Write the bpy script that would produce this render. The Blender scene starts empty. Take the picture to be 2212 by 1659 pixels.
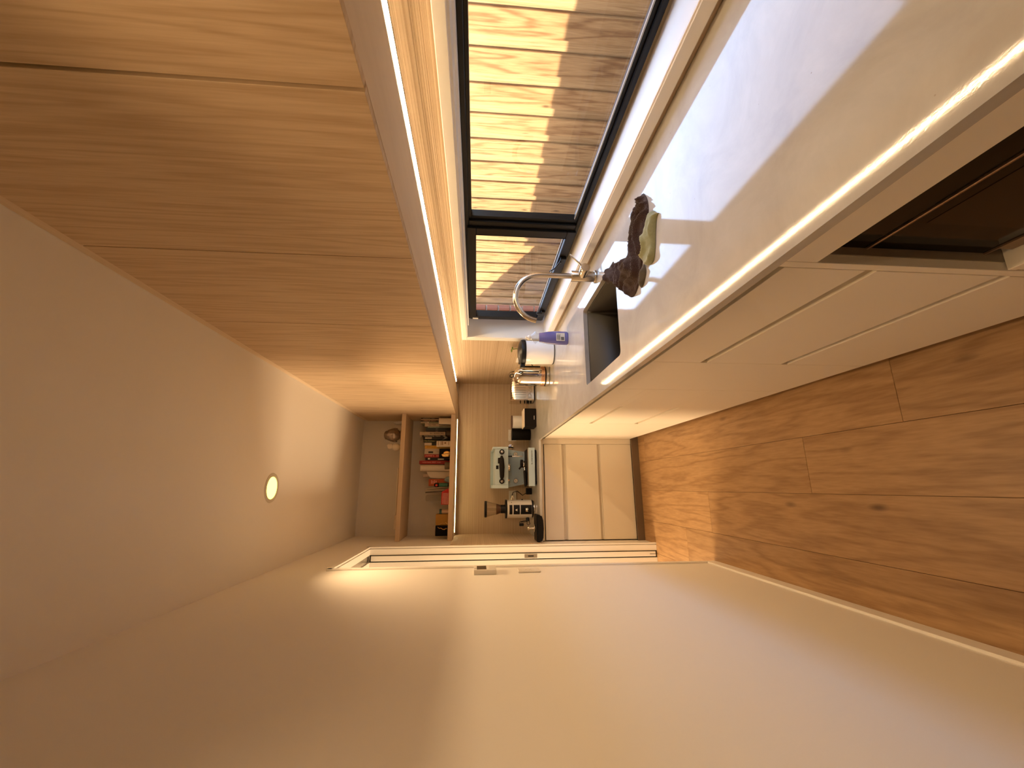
import bpy, bmesh, math, random
from mathutils import Vector, Matrix, noise
random.seed(7)
PI = math.pi
SC = bpy.context.scene
C = SC.collection
# ------------------------------------------------------------------ camera
cam_d = bpy.data.cameras.new('camera'); cam = bpy.data.objects.new('camera', cam_d); C.objects.link(cam)
SC.camera = cam
R2 = Vector((0.970693, -0.239817, 0.015617)); U2 = Vector((0.004557, 0.083341, 0.996511)); FW = Vector((0.240282, 0.967234, -0.081992))
# the phone was held sideways: the picture's right is the room's down
cam.matrix_world = Matrix(((-U2.x, R2.x, -FW.x, 0), (-U2.y, R2.y, -FW.y, 0), (-U2.z, R2.z, -FW.z, 1.42), (0, 0, 0, 1)))
cam_d.sensor_fit = 'HORIZONTAL'; cam_d.sensor_width = 36.0; cam_d.lens = 897.19 / 2212 * 36.0
cam_d.clip_start = 0.02; cam_d.clip_end = 200
# ------------------------------------------------------------------ world, sun, exposure
W = bpy.data.worlds.new('sky'); SC.world = W; W.use_nodes = True
wn = W.node_tree.nodes; wl = W.node_tree.links
bg = wn['Background']
sky = wn.new('ShaderNodeTexSky'); sky.sky_type = 'NISHITA'; sky.sun_disc = False
sky.sun_elevation = math.radians(61); sky.sun_rotation = math.radians(-71); sky.air_density = 1.0; sky.dust_density = 2.5; sky.ozone_density = 1.0
wl.new(sky.outputs[0], bg.inputs[0]); bg.inputs[1].default_value = 1.55
SUNV = Vector((-0.86, 0.30, 1.64)).normalized()
sun_d = bpy.data.lights.new('sun', 'SUN'); sun_d.energy = 18.8; sun_d.angle = 0.006; sun_d.color = (1.0, 0.90, 0.70)
sun = bpy.data.objects.new('sun', sun_d); C.objects.link(sun)
sun.rotation_euler = SUNV.to_track_quat('Z', 'Y').to_euler(); sun.location = (-3, 2, 9)
SC.view_settings.view_transform = 'Standard'; SC.view_settings.look = 'None'
SC.view_settings.gamma = 1.0; SC.view_settings.use_curve_mapping = False; SC.view_settings.exposure = 0.48
# the lit room beyond the sliding door shines through the opening
dl = bpy.data.lights.new('adjoining_room_light', 'AREA'); dl.shape = 'RECTANGLE'; dl.size = 0.9; dl.size_y = 1.1; dl.energy = 64; dl.color = (1.0, 0.72, 0.42)
do_ = bpy.data.objects.new('adjoining_room_light', dl); C.objects.link(do_); do_.location = (-2.35, 3.02, 1.05); do_.rotation_euler = (math.radians(90), 0, math.radians(-90))
LED_S = 84.0; LED_C = (1.0, 0.69, 0.37); SPOT_W = 33.0
try:
    SC.cycles.use_denoising = True; SC.cycles.max_bounces = 12; SC.cycles.diffuse_bounces = 7; SC.cycles.glossy_bounces = 5
    SC.cycles.transparent_max_bounces = 12; SC.cycles.caustics_reflective = False; SC.cycles.sample_clamp_indirect = 6.0
except Exception: pass

# ------------------------------------------------------------------ helpers
def link(o): C.objects.link(o); return o
def origin(o):
    v = Vector((0, 0, 0))
    while o is not None:
        v = v + Vector(o.location); o = o.parent
    return v
class MB:
    def __init__(s): s.bm = bmesh.new()
    def box(s, x0, x1, y0, y1, z0, z1, bev=0.0, seg=1):
        m = Matrix.Translation(((x0+x1)/2, (y0+y1)/2, (z0+z1)/2)) @ Matrix.Diagonal((abs(x1-x0), abs(y1-y0), abs(z1-z0), 1))
        r = bmesh.ops.create_cube(s.bm, size=1, matrix=m)
        if bev > 0:
            es = list({e for v in r['verts'] for e in v.link_edges})
            bmesh.ops.bevel(s.bm, geom=es, offset=bev, segments=seg, profile=0.5, affect='EDGES')
        return s
    def prism(s, poly, axis, a, b):
        """polygon of 2-D points extruded along an axis from a to b"""
        def P(u, v, t):
            return {'X': (t, u, v), 'Y': (u, t, v), 'Z': (u, v, t)}[axis]
        A = [s.bm.verts.new(P(u, v, a)) for u, v in poly]; B = [s.bm.verts.new(P(u, v, b)) for u, v in poly]
        s.bm.faces.new(A); s.bm.faces.new(B)
        n = len(poly)
        for i in range(n): s.bm.faces.new((A[i], A[(i+1) % n], B[(i+1) % n], B[i]))
        return s
    def lathe(s, prof, center, axis='Z', seg=28, cap=True):
        """profile of (radius, height) turned about an axis through center"""
        cx, cy, cz = center; rings = []
        ax = axis if isinstance(axis, Vector) else {'X': Vector((1, 0, 0)), 'Y': Vector((0, 1, 0)), 'Z': Vector((0, 0, 1))}[axis]
        q = Vector((0, 0, 1)).rotation_difference(ax)
        for r, h in prof:
            ring = []
            for i in range(seg):
                a = 2*PI*i/seg
                p = q @ Vector((r*math.cos(a), r*math.sin(a), h))
                ring.append(s.bm.verts.new((cx+p.x, cy+p.y, cz+p.z)))
            rings.append(ring)
        for A, B in zip(rings, rings[1:]):
            for i in range(seg): s.bm.faces.new((A[i], A[(i+1) % seg], B[(i+1) % seg], B[i]))
        if cap:
            s.bm.faces.new(rings[0]); s.bm.faces.new(rings[-1])
        return s
    def tube(s, pts, r, seg=10, cap=True):
        pts = [Vector(p) for p in pts]; n = len(pts)
        rr = r if isinstance(r, (list, tuple)) else [r]*n
        up = None; rings = []
        for i, p in enumerate(pts):
            t = (pts[min(i+1, n-1)] - pts[max(i-1, 0)]).normalized()
            if up is None:
                up = t.orthogonal().normalized()
            else:
                up = (up - t*up.dot(t)).normalized()
            b = t.cross(up)
            rings.append([s.bm.verts.new(p + (up*math.cos(2*PI*k/seg) + b*math.sin(2*PI*k/seg))*rr[i]) for k in range(seg)])
        for A, B in zip(rings, rings[1:]):
            for k in range(seg): s.bm.faces.new((A[k], A[(k+1) % seg], B[(k+1) % seg], B[k]))
        if cap:
            s.bm.faces.new(rings[0]); s.bm.faces.new(rings[-1])
        return s
    def ball(s, c, rx, ry=None, rz=None, u=20, v=12):
        ry = rx if ry is None else ry; rz = rx if rz is None else rz
        bmesh.ops.create_uvsphere(s.bm, u_segments=u, v_segments=v, radius=1, matrix=Matrix.Translation(c) @ Matrix.Diagonal((rx, ry, rz, 1)))
        return s
    def build(s, name, mat, parent=None, smooth=False, label=None):
        bmesh.ops.recalc_face_normals(s.bm, faces=s.bm.faces)
        o0 = origin(parent)
        if o0.length > 0: bmesh.ops.translate(s.bm, verts=s.bm.verts, vec=-o0)
        me = bpy.data.meshes.new(name); s.bm.to_mesh(me); s.bm.free()
        if smooth:
            for p in me.polygons: p.use_smooth = True
            try: me.set_sharp_from_angle(angle=math.radians(38))
            except Exception: pass
        o = link(bpy.data.objects.new(name, me))
        if mat: me.materials.append(mat)
        if parent is not None: o.parent = parent
        if label: o['label'] = label
        return o
def thing(name, label, cat, loc=(0, 0, 0), group=None):
    o = link(bpy.data.objects.new(name, None)); o.location = loc; o.empty_display_size = 0.05
    o['label'] = label; o['category'] = cat
    if group: o['group'] = group
    return o
def tag(o, label, cat, group=None):
    o['label'] = label; o['category'] = cat
    if group: o['group'] = group
    return o
def struct(o, kind='structure'): o['kind'] = kind; return o
def B(name, mat, parent, *a, **k): 
    lab = k.pop('label', None); return MB().box(*a, **k).build(name, mat, parent, label=lab)
def text(name, s, mat, parent, loc, right, up, size, depth=0.0006, align='CENTER', width=None):
    """raised lettering; right/up are the directions the text runs and stands in"""
    cu = bpy.data.curves.new(name, 'FONT'); cu.body = s; cu.size = 1.0; cu.extrude = 0.0; cu.align_x = align; cu.align_y = 'CENTER'
    to = bpy.data.objects.new(name, cu); C.objects.link(to)
    bpy.context.view_layer.update()
    me = bpy.data.meshes.new_from_object(to.evaluated_get(bpy.context.evaluated_depsgraph_get()))
    C.objects.unlink(to); bpy.data.objects.remove(to); bpy.data.curves.remove(cu)
    me.name = name
    w = max(v.co.x for v in me.vertices) - min(v.co.x for v in me.vertices)
    sx = size if width is None else width / w
    r = Vector(right).normalized(); u = Vector(up).normalized(); n = r.cross(u)
    o0 = origin(parent)
    for v in me.vertices:
        v.co = Vector(loc) + r*(v.co.x*sx) + u*(v.co.y*size) + n*depth - o0
    me.materials.append(mat)
    o = link(bpy.data.objects.new(name, me)); o.parent = parent
    return o

# ------------------------------------------------------------------ materials
def NT(name):
    m = bpy.data.materials.new(name); m.use_nodes = True
    t = m.node_tree; return m, t.nodes, t.links, t.nodes['Principled BSDF']
def plain(name, col, rough=0.5, metal=0.0, var=0.04, vscale=6.0, bump=0.0, bscale=80.0, emit=None, es=1.0, coat=0.0, trans=0.0, ior=1.45, spec=0.5, aniso=None):
    m, n, l, b = NT(name)
    tc = n.new('ShaderNodeTexCoord'); no = n.new('ShaderNodeTexNoise'); no.inputs['Scale'].default_value = vscale; no.inputs['Detail'].default_value = 3
    mp = n.new('ShaderNodeMapping'); l.new(tc.outputs['Object'], mp.inputs[0]); l.new(mp.outputs[0], no.inputs['Vector'])
    if aniso: mp.inputs['Scale'].default_value = aniso
    mx = n.new('ShaderNodeMix'); mx.data_type = 'RGBA'
    c = Vector(col[:3])
    mx.inputs['A'].default_value = (*(c*(1-var)), 1); mx.inputs['B'].default_value = (*(c*(1+var)), 1)
    l.new(no.outputs['Fac'], mx.inputs['Factor']); l.new(mx.outputs['Result'], b.inputs['Base Color'])
    b.inputs['Roughness'].default_value = rough; b.inputs['Metallic'].default_value = metal; b.inputs['IOR'].default_value = ior
    b.inputs['Coat Weight'].default_value = coat; b.inputs['Transmission Weight'].default_value = trans
    b.inputs['Specular IOR Level'].default_value = spec
    if emit: b.inputs['Emission Color'].default_value = (*emit, 1); b.inputs['Emission Strength'].default_value = es
    if bump > 0:
        n2 = n.new('ShaderNodeTexNoise'); n2.inputs['Scale'].default_value = bscale; n2.inputs['Detail'].default_value = 4
        l.new(mp.outputs[0], n2.inputs['Vector'])
        bp = n.new('ShaderNodeBump'); bp.inputs['Strength'].default_value = bump; bp.inputs['Distance'].default_value = 0.002
        l.new(n2.outputs['Fac'], bp.inputs['Height']); l.new(bp.outputs[0], b.inputs['Normal'])
    return m
def wood(name, c_lo, c_hi, scale, rough=0.45, rings=6.0, distort=4.0, fine=0.35, knots=0.0, knot_scale=(1, 1, 1), bump=0.15, spec=0.4, streak=0.5, rnd=0.0, coat=0.0):
    """grain: stretched noise warps a band pattern; `scale` compresses space across the grain"""
    m, n, l, b = NT(name)
    tc = n.new('ShaderNodeTexCoord'); mp = n.new('ShaderNodeMapping'); l.new(tc.outputs['Object'], mp.inputs[0]); mp.inputs['Scale'].default_value = scale
    vec = mp.outputs[0]
    oi = n.new('ShaderNodeObjectInfo')
    if rnd > 0:
        mu = n.new('ShaderNodeMath'); mu.operation = 'MULTIPLY'; mu.inputs[1].default_value = 37.0; l.new(oi.outputs['Random'], mu.inputs[0])
        va = n.new('ShaderNodeVectorMath'); va.operation = 'ADD'; l.new(vec, va.inputs[0]); l.new(mu.outputs[0], va.inputs[1]); vec = va.outputs[0]
    big = n.new('ShaderNodeTexNoise'); big.inputs['Scale'].default_value = 1.0; big.inputs['Detail'].default_value = 2.5; big.inputs['Roughness'].default_value = 0.5; l.new(vec, big.inputs['Vector'])
    mul = n.new('ShaderNodeMath'); mul.operation = 'MULTIPLY'; mul.inputs[1].default_value = rings*PI*2; l.new(big.outputs['Fac'], mul.inputs[0])
    sn = n.new('ShaderNodeMath'); sn.operation = 'SINE'; l.new(mul.outputs[0], sn.inputs[0])
    mr = n.new('ShaderNodeMapRange'); mr.inputs[1].default_value = -1; mr.inputs[2].default_value = 1; l.new(sn.outputs[0], mr.inputs[0])
    pw = n.new('ShaderNodeMath'); pw.operation = 'POWER'; pw.inputs[1].default_value = 2.2; l.new(mr.outputs[0], pw.inputs[0])
    fi = n.new('ShaderNodeTexNoise'); fi.inputs['Scale'].default_value = 14.0; fi.inputs['Detail'].default_value = 5; l.new(vec, fi.inputs['Vector'])
    sumn = n.new('ShaderNodeMath'); sumn.operation = 'MULTIPLY_ADD'; sumn.inputs[1].default_value = streak; l.new(pw.outputs[0], sumn.inputs[0])
    fm = n.new('ShaderNodeMath'); fm.operation = 'MULTIPLY'; fm.inputs[1].default_value = fine*2; l.new(fi.outputs['Fac'], fm.inputs[0]); l.new(fm.outputs[0], sumn.inputs[2])
    ram = n.new('ShaderNodeValToRGB'); ram.color_ramp.elements[0].color = (*c_hi, 1); ram.color_ramp.elements[1].color = (*c_lo, 1)
    ram.color_ramp.elements[0].position = 0.15; ram.color_ramp.elements[1].position = 0.95; l.new(sumn.outputs[0], ram.inputs[0])
    col = ram.outputs[0]
    if knots > 0:
        m2 = n.new('ShaderNodeMapping'); l.new(tc.outputs['Object'], m2.inputs[0]); m2.inputs['Scale'].default_value = knot_scale
        v2 = m2.outputs[0]
        if rnd > 0:
            va2 = n.new('ShaderNodeVectorMath'); va2.operation = 'ADD'; l.new(v2, va2.inputs[0]); l.new(mu.outputs[0], va2.inputs[1]); v2 = va2.outputs[0]
        vo = n.new('ShaderNodeTexVoronoi'); vo.inputs['Scale'].default_value = 1.0; l.new(v2, vo.inputs['Vector'])
        r2 = n.new('ShaderNodeValToRGB'); r2.color_ramp.elements[0].color = (1, 1, 1, 1); r2.color_ramp.elements[1].color = (0, 0, 0, 1)
        r2.color_ramp.elements[0].position = 0.03; r2.color_ramp.elements[1].position = 0.11; l.new(vo.outputs['Distance'], r2.inputs[0])
        km = n.new('ShaderNodeMath'); km.operation = 'MULTIPLY'; km.inputs[1].default_value = knots; l.new(r2.outputs[0], km.inputs[0])
        mk = n.new('ShaderNodeMix'); mk.data_type = 'RGBA'; l.new(km.outputs[0], mk.inputs['Factor']); l.new(col, mk.inputs['A']); mk.inputs['B'].default_value = (c_lo[0]*0.35, c_lo[1]*0.3, c_lo[2]*0.3, 1)
        col = mk.outputs['Result']
    if rnd > 0:
        hs = n.new('ShaderNodeHueSaturation'); mr2 = n.new('ShaderNodeMapRange'); mr2.inputs[3].default_value = 1-rnd; mr2.inputs[4].default_value = 1+rnd; l.new(oi.outputs['Random'], mr2.inputs[0]); l.new(mr2.outputs[0], hs.inputs['Value']); l.new(col, hs.inputs['Color']); col = hs.outputs[0]
    l.new(col, b.inputs['Base Color'])
    b.inputs['Roughness'].default_value = rough; b.inputs['Specular IOR Level'].default_value = spec; b.inputs['Coat Weight'].default_value = coat
    bp = n.new('ShaderNodeBump'); bp.inputs['Strength'].default_value = bump; bp.inputs['Distance'].default_value = 0.001; bp.invert = True
    l.new(sumn.outputs[0], bp.inputs['Height']); l.new(bp.outputs[0], b.inputs['Normal'])
    return m
def glassy(name, tint=(1, 1, 1), refl=1.0, rough=0.0):
    m = bpy.data.materials.new(name); m.use_nodes = True; n = m.node_tree.nodes; l = m.node_tree.links
    n.clear(); out = n.new('ShaderNodeOutputMaterial'); tr = n.new('ShaderNodeBsdfTransparent'); tr.inputs[0].default_value = (*tint, 1)
    gl = n.new('ShaderNodeBsdfGlossy'); gl.inputs['Roughness'].default_value = rough
    fr = n.new('ShaderNodeFresnel'); fr.inputs[0].default_value = 1.5
    mu = n.new('ShaderNodeMath'); mu.operation = 'MULTIPLY'; l.new(fr.outputs[0], mu.inputs[0])
    ge = n.new('ShaderNodeNewGeometry'); iv = n.new('ShaderNodeMath'); iv.operation = 'MULTIPLY_ADD'; iv.inputs[1].default_value = -refl; iv.inputs[2].default_value = refl
    l.new(ge.outputs['Backfacing'], iv.inputs[0]); l.new(iv.outputs[0], mu.inputs[1])   # mirror only at the front face of each pane
    mx = n.new('ShaderNodeMixShader'); l.new(mu.outputs[0], mx.inputs[0]); l.new(tr.outputs[0], mx.inputs[1]); l.new(gl.outputs[0], mx.inputs[2]); l.new(mx.outputs[0], out.inputs[0])
    return m
def emissive(name, col, s):
    m = bpy.data.materials.new(name); m.use_nodes = True; n = m.node_tree.nodes; l = m.node_tree.links
    n.clear(); out = n.new('ShaderNodeOutputMaterial'); e = n.new('ShaderNodeEmission'); e.inputs[0].default_value = (*col, 1); e.inputs[1].default_value = s; l.new(e.outputs[0], out.inputs[0])
    return m

M = {}
M['paint'] = plain('wall_paint', (0.80, 0.77, 0.72), 0.75, var=0.01, vscale=2, bump=0.05, bscale=240, spec=0.25)
M['ceil'] = plain('ceiling_paint', (0.80, 0.77, 0.72), 0.8, var=0.01, vscale=2, bump=0.04, bscale=240, spec=0.2)
M['trim'] = plain('satin_trim_paint', (0.84, 0.81, 0.76), 0.4, var=0.01, vscale=3)
M['reveal'] = plain('window_reveal_paint', (0.84, 0.82, 0.78), 0.4, var=0.01, vscale=3)
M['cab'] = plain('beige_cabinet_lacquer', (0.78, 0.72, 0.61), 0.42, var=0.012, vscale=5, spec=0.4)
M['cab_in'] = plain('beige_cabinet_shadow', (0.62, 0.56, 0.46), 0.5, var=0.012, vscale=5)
M['rail_dark'] = plain('shadow_rail_brown', (0.10, 0.075, 0.05), 0.5)  # the brown carries the shade of the gap under the worktop
M['groove'] = plain('olive_grey_channel', (0.20, 0.18, 0.12), 0.45)
M['kick'] = plain('dark_kickboard', (0.16, 0.11, 0.07), 0.5, var=0.03)
M['oak'] = wood('pale_oak_laminate', (0.47, 0.325, 0.19), (0.68, 0.52, 0.345), (2.6, 13.0, 0.62), rough=0.5, rings=8, fine=0.42, streak=0.34, bump=0.12, spec=0.35)
M['oak_h'] = wood('pale_oak_laminate_long', (0.64, 0.50, 0.35), (0.74, 0.60, 0.44), (3.0, 0.4, 14.0), rough=0.5, rings=5, fine=0.30, streak=0.22, bump=0.08, spec=0.35)
M['oak_x'] = wood('pale_oak_laminate_shelf', (0.50, 0.37, 0.24), (0.61, 0.47, 0.33), (0.4, 3.0, 9.0), rough=0.5, rings=5, fine=0.30, streak=0.22, bump=0.08, spec=0.35)
M['floor'] = wood('oak_floorboard', (0.29, 0.158, 0.066), (0.48, 0.295, 0.140), (8.5, 0.9, 1.0), rough=0.42, rings=7, fine=0.46, streak=0.36, knots=0.85, knot_scale=(6.5, 2.3, 1), bump=0.3, rnd=0.09, spec=0.4)
M['fence'] = wood('pine_paling', (0.20, 0.095, 0.035), (0.44, 0.26, 0.115), (1.0, 9.0, 0.9), rough=0.75, rings=8, fine=0.42, streak=0.42, knots=0.85, knot_scale=(1, 9, 3.2), bump=0.35, rnd=0.12, spec=0.2)
M['fence_pale'] = wood('pale_pine_paling', (0.24, 0.13, 0.055), (0.46, 0.30, 0.15), (1.0, 22.0, 0.7), rough=0.8, rings=5, fine=0.5, streak=0.25, bump=0.4, rnd=0.10, spec=0.2)
M['brick'] = plain('red_brick', (0.50, 0.17, 0.09), 0.9, var=0.22, vscale=40, bump=0.5, bscale=160)
M['mortar'] = plain('brick_mortar', (0.50, 0.45, 0.38), 0.9, var=0.1, vscale=40)
M['roof'] = plain('dark_roof_sheet', (0.12, 0.12, 0.12), 0.6)
M['soil'] = plain('gravel_path', (0.35, 0.31, 0.26), 0.95, var=0.3, vscale=60, bump=0.5)
M['black_frame'] = plain('black_aluminium', (0.008, 0.007, 0.006), 0.38, var=0.02, spec=0.3)
M['glass'] = glassy('window_glass', (0.96, 0.97, 0.96), 1.0)
M['clear'] = glassy('clear_glass', (0.93, 0.92, 0.90), 1.1)
M['led'] = emissive('warm_led_strip', LED_C, LED_S); M['led_dim'] = emissive('dim_warm_led_strip', (1.0, 0.74, 0.34), 17.0)
M['alu'] = plain('led_channel_aluminium', (0.45, 0.42, 0.34), 0.35, 0.6)
M['lamp'] = emissive('downlight_glow', (1.0, 0.93, 0.16), 2.6)
M['lamp_ring'] = plain('downlight_ring', (0.62, 0.57, 0.48), 0.4)
M['black'] = plain('black_plastic', (0.008, 0.007, 0.007), 0.38, var=0.02, spec=0.22)
M['matt_black'] = plain('matt_black', (0.009, 0.007, 0.006), 0.6, var=0.03, spec=0.15)
M['rubber'] = plain('black_rubber', (0.006, 0.005, 0.005), 0.55, bump=0.2, bscale=200, spec=0.2)
M['oven_glass'] = plain('black_oven_glass', (0.008, 0.006, 0.004), 0.08, var=0.02, spec=0.2)
M['oven_win'] = plain('oven_window_glass', (0.022, 0.013, 0.006), 0.12, var=0.02, spec=0.2)
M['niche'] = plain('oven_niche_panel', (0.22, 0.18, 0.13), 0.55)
M['bronze'] = plain('bronze_oven_trim', (0.33, 0.22, 0.14), 0.35, 0.8)
M['steel'] = plain('brushed_steel', (0.60, 0.56, 0.50), 0.28, 1.0, var=0.05, vscale=30)
M['nickel'] = plain('brushed_nickel', (0.58, 0.52, 0.44), 0.25, 1.0, var=0.04, vscale=40)
M['chrome'] = plain('polished_chrome', (0.78, 0.73, 0.66), 0.06, 1.0, var=0.01)
M['chrome2'] = plain('satin_chrome', (0.72, 0.66, 0.58), 0.22, 1.0, var=0.01)
M['copper'] = plain('copper_panel', (0.72, 0.42, 0.24), 0.25, 1.0)
M['sink'] = plain('dark_composite_sink', (0.026, 0.021, 0.016), 0.38, var=0.08, vscale=200, spec=0.5)
M['blue'] = plain('pale_blue_enamel', (0.44, 0.545, 0.59), 0.4, var=0.01)
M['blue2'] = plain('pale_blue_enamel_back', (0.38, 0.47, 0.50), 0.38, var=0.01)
M['white'] = plain('white_enamel', (0.80, 0.78, 0.74), 0.3, var=0.01)
M['grinder'] = plain('cream_grinder_body', (0.66, 0.62, 0.56), 0.35, var=0.01)
M['gloss_white'] = plain('gloss_white_ceramic', (0.82, 0.80, 0.77), 0.10, var=0.01)
M['plate'] = plain('white_switch_plastic', (0.74, 0.70, 0.64), 0.4, var=0.01)
M['screen'] = plain('dark_screen', (0.045, 0.030, 0.022), 0.25)
M['beans'] = plain('coffee_beans', (0.10, 0.045, 0.022), 0.5, var=0.5, vscale=120, bump=0.8, bscale=120)
M['cream'] = plain('cream_paper', (0.70, 0.62, 0.50), 0.7, var=0.04)
M['gold'] = plain('gold_foil', (0.85, 0.55, 0.20), 0.25, 1.0, bump=0.5, bscale=60)
M['silver'] = plain('tarnished_silver', (0.42, 0.35, 0.30), 0.3, 1.0, var=0.3, vscale=60, bump=0.6, bscale=160)
M['leaf'] = plain('green_leaf', (0.20, 0.30, 0.06), 0.5)
M['dark_mark'] = plain('dark_print_and_shade', (0.03, 0.025, 0.02), 0.6)  # printed marks; in slots and holes it stands in for the shade inside
M['light_mark'] = plain('light_print', (0.75, 0.72, 0.66), 0.6)
M['red_mark'] = plain('red_light_print', (0.85, 0.45, 0.35), 0.6)
def colmat(name, c, rough=0.55): 
    if name not in M: M[name] = plain(name, c, rough, var=0.04)
    return M[name]
# stone worktop: faint mottling, fine pits, polished
def quartz():
    m, n, l, b = NT('polished_stone_worktop')
    tc = n.new('ShaderNodeTexCoord')
    a = n.new('ShaderNodeTexNoise'); a.inputs['Scale'].default_value = 5; a.inputs['Detail'].default_value = 8; a.inputs['Roughness'].default_value = 0.62; a.inputs['Distortion'].default_value = 0.6
    l.new(tc.outputs['Object'], a.inputs['Vector'])
    r = n.new('ShaderNodeValToRGB'); r.color_ramp.elements[0].position = 0.33; r.color_ramp.elements[1].position = 0.68
    r.color_ramp.elements[0].color = (0.41, 0.385, 0.355, 1); r.color_ramp.elements[1].color = (0.51, 0.49, 0.46, 1); l.new(a.outputs['Fac'], r.inputs[0])
    v = n.new('ShaderNodeTexVoronoi'); v.inputs['Scale'].default_value = 46; l.new(tc.outputs['Object'], v.inputs['Vector'])
    r2 = n.new('ShaderNodeValToRGB'); r2.color_ramp.elements[0].position = 0.03; r2.color_ramp.elements[0].color = (1, 1, 1, 1); r2.color_ramp.elements[1].position = 0.075; r2.color_ramp.elements[1].color = (0, 0, 0, 1); l.new(v.outputs['Distance'], r2.inputs[0])
    n3 = n.new('ShaderNodeTexNoise'); n3.inputs['Scale'].default_value = 14; l.new(tc.outputs['Object'], n3.inputs['Vector'])
    r3 = n.new('ShaderNodeValToRGB'); r3.color_ramp.elements[0].position = 0.52; r3.color_ramp.elements[1].position = 0.62; l.new(n3.outputs['Fac'], r3.inputs[0])
    mu = n.new('ShaderNodeMath'); mu.operation = 'MULTIPLY'; l.new(r2.outputs[0], mu.inputs[0]); l.new(r3.outputs[0], mu.inputs[1])
    mx = n.new('ShaderNodeMix'); mx.data_type = 'RGBA'; l.new(mu.outputs[0], mx.inputs['Factor']); l.new(r.outputs[0], mx.inputs['A']); mx.inputs['B'].default_value = (0.30, 0.24, 0.18, 1)
    l.new(mx.outputs['Result'], b.inputs['Base Color'])
    b.inputs['Roughness'].default_value = 0.055; b.inputs['IOR'].default_value = 1.52
    n4 = n.new('ShaderNodeTexNoise'); n4.inputs['Scale'].default_value = 260; n4.inputs['Detail'].default_value = 2; l.new(tc.outputs['Object'], n4.inputs['Vector'])
    bp = n.new('ShaderNodeBump'); bp.inputs['Strength'].default_value = 0.05; bp.inputs['Distance'].default_value = 0.0004; l.new(n4.outputs['Fac'], bp.inputs['Height']); l.new(bp.outputs[0], b.inputs['Normal'])
    return m
M['stone'] = quartz()
# splashback: fine horizontal ribs
def ribbed():
    m, n, l, b = NT('ribbed_timber_splashback')
    tc = n.new('ShaderNodeTexCoord'); mp = n.new('ShaderNodeMapping'); mp.inputs['Scale'].default_value = (0.25, 0.25, 250); l.new(tc.outputs['Object'], mp.inputs[0])
    a = n.new('ShaderNodeTexNoise'); a.inputs['Scale'].default_value = 1.0; a.inputs['Detail'].default_value = 3; a.inputs['Roughness'].default_value = 0.55; l.new(mp.outputs[0], a.inputs['Vector'])
    r = n.new('ShaderNodeValToRGB'); r.color_ramp.elements[0].position = 0.34; r.color_ramp.elements[1].position = 0.62
    r.color_ramp.elements[0].color = (0.40, 0.28, 0.17, 1); r.color_ramp.elements[1].color = (0.58, 0.45, 0.315, 1); l.new(a.outputs['Fac'], r.inputs[0]); l.new(r.outputs[0], b.inputs['Base Color'])
    b.inputs['Roughness'].default_value = 0.5
    bp = n.new('ShaderNodeBump'); bp.inputs['Strength'].default_value = 0.9; bp.inputs['Distance'].default_value = 0.003; l.new(a.outputs['Fac'], bp.inputs['Height']); l.new(bp.outputs[0], b.inputs['Normal'])
    return m
M['rib'] = ribbed()
def terry(name, c, scale=420, strength=1.0, dist=0.004, lo=0.45):
    m, n, l, b = NT(name)
    tc = n.new('ShaderNodeTexCoord'); a = n.new('ShaderNodeTexNoise'); a.inputs['Scale'].default_value = scale; a.inputs['Detail'].default_value = 3; l.new(tc.outputs['Object'], a.inputs['Vector'])
    r = n.new('ShaderNodeValToRGB'); r.color_ramp.elements[0].position = 0.35; r.color_ramp.elements[1].position = 0.7
    r.color_ramp.elements[0].color = (c[0]*lo, c[1]*lo, c[2]*lo, 1); r.color_ramp.elements[1].color = (*c, 1); l.new(a.outputs['Fac'], r.inputs[0]); l.new(r.outputs[0], b.inputs['Base Color'])
    b.inputs['Roughness'].default_value = 0.95; b.inputs['Sheen Weight'].default_value = 0.25; b.inputs['Specular IOR Level'].default_value = 0.1
    bp = n.new('ShaderNodeBump'); bp.inputs['Strength'].default_value = strength; bp.inputs['Distance'].default_value = dist; l.new(a.outputs['Fac'], bp.inputs['Height']); l.new(bp.outputs[0], b.inputs['Normal'])
    return m
M['terry'] = terry('brown_terry', (0.075, 0.038, 0.030))
M['green_cloth'] = terry('sage_cotton', (0.27, 0.27, 0.15), 160, 0.12, 0.0005, 0.88)
M['grey_cloth'] = terry('grey_cotton', (0.10, 0.082, 0.06), 160, 0.2, 0.0007, 0.85)

# ------------------------------------------------------------------ setting
XR, XL, YB, ZC = 1.042, -0.44, 4.18, 2.534
ZCT = 0.90; ZCAB = 1.6156; XOUT = 1.35
YN, YJ = 2.545, 3.37; ZH = 2.20           # door opening in the left wall
WY0, WY1, WZ0, WZ1 = 0.600, 2.763, 0.9553, 1.4989   # window opening at the inner wall face
YK = -2.4
def S(name, mat, *boxes, **k):
    mb = MB()
    for b in boxes: mb.box(*b)
    return struct(mb.build(name, mat))
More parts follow.
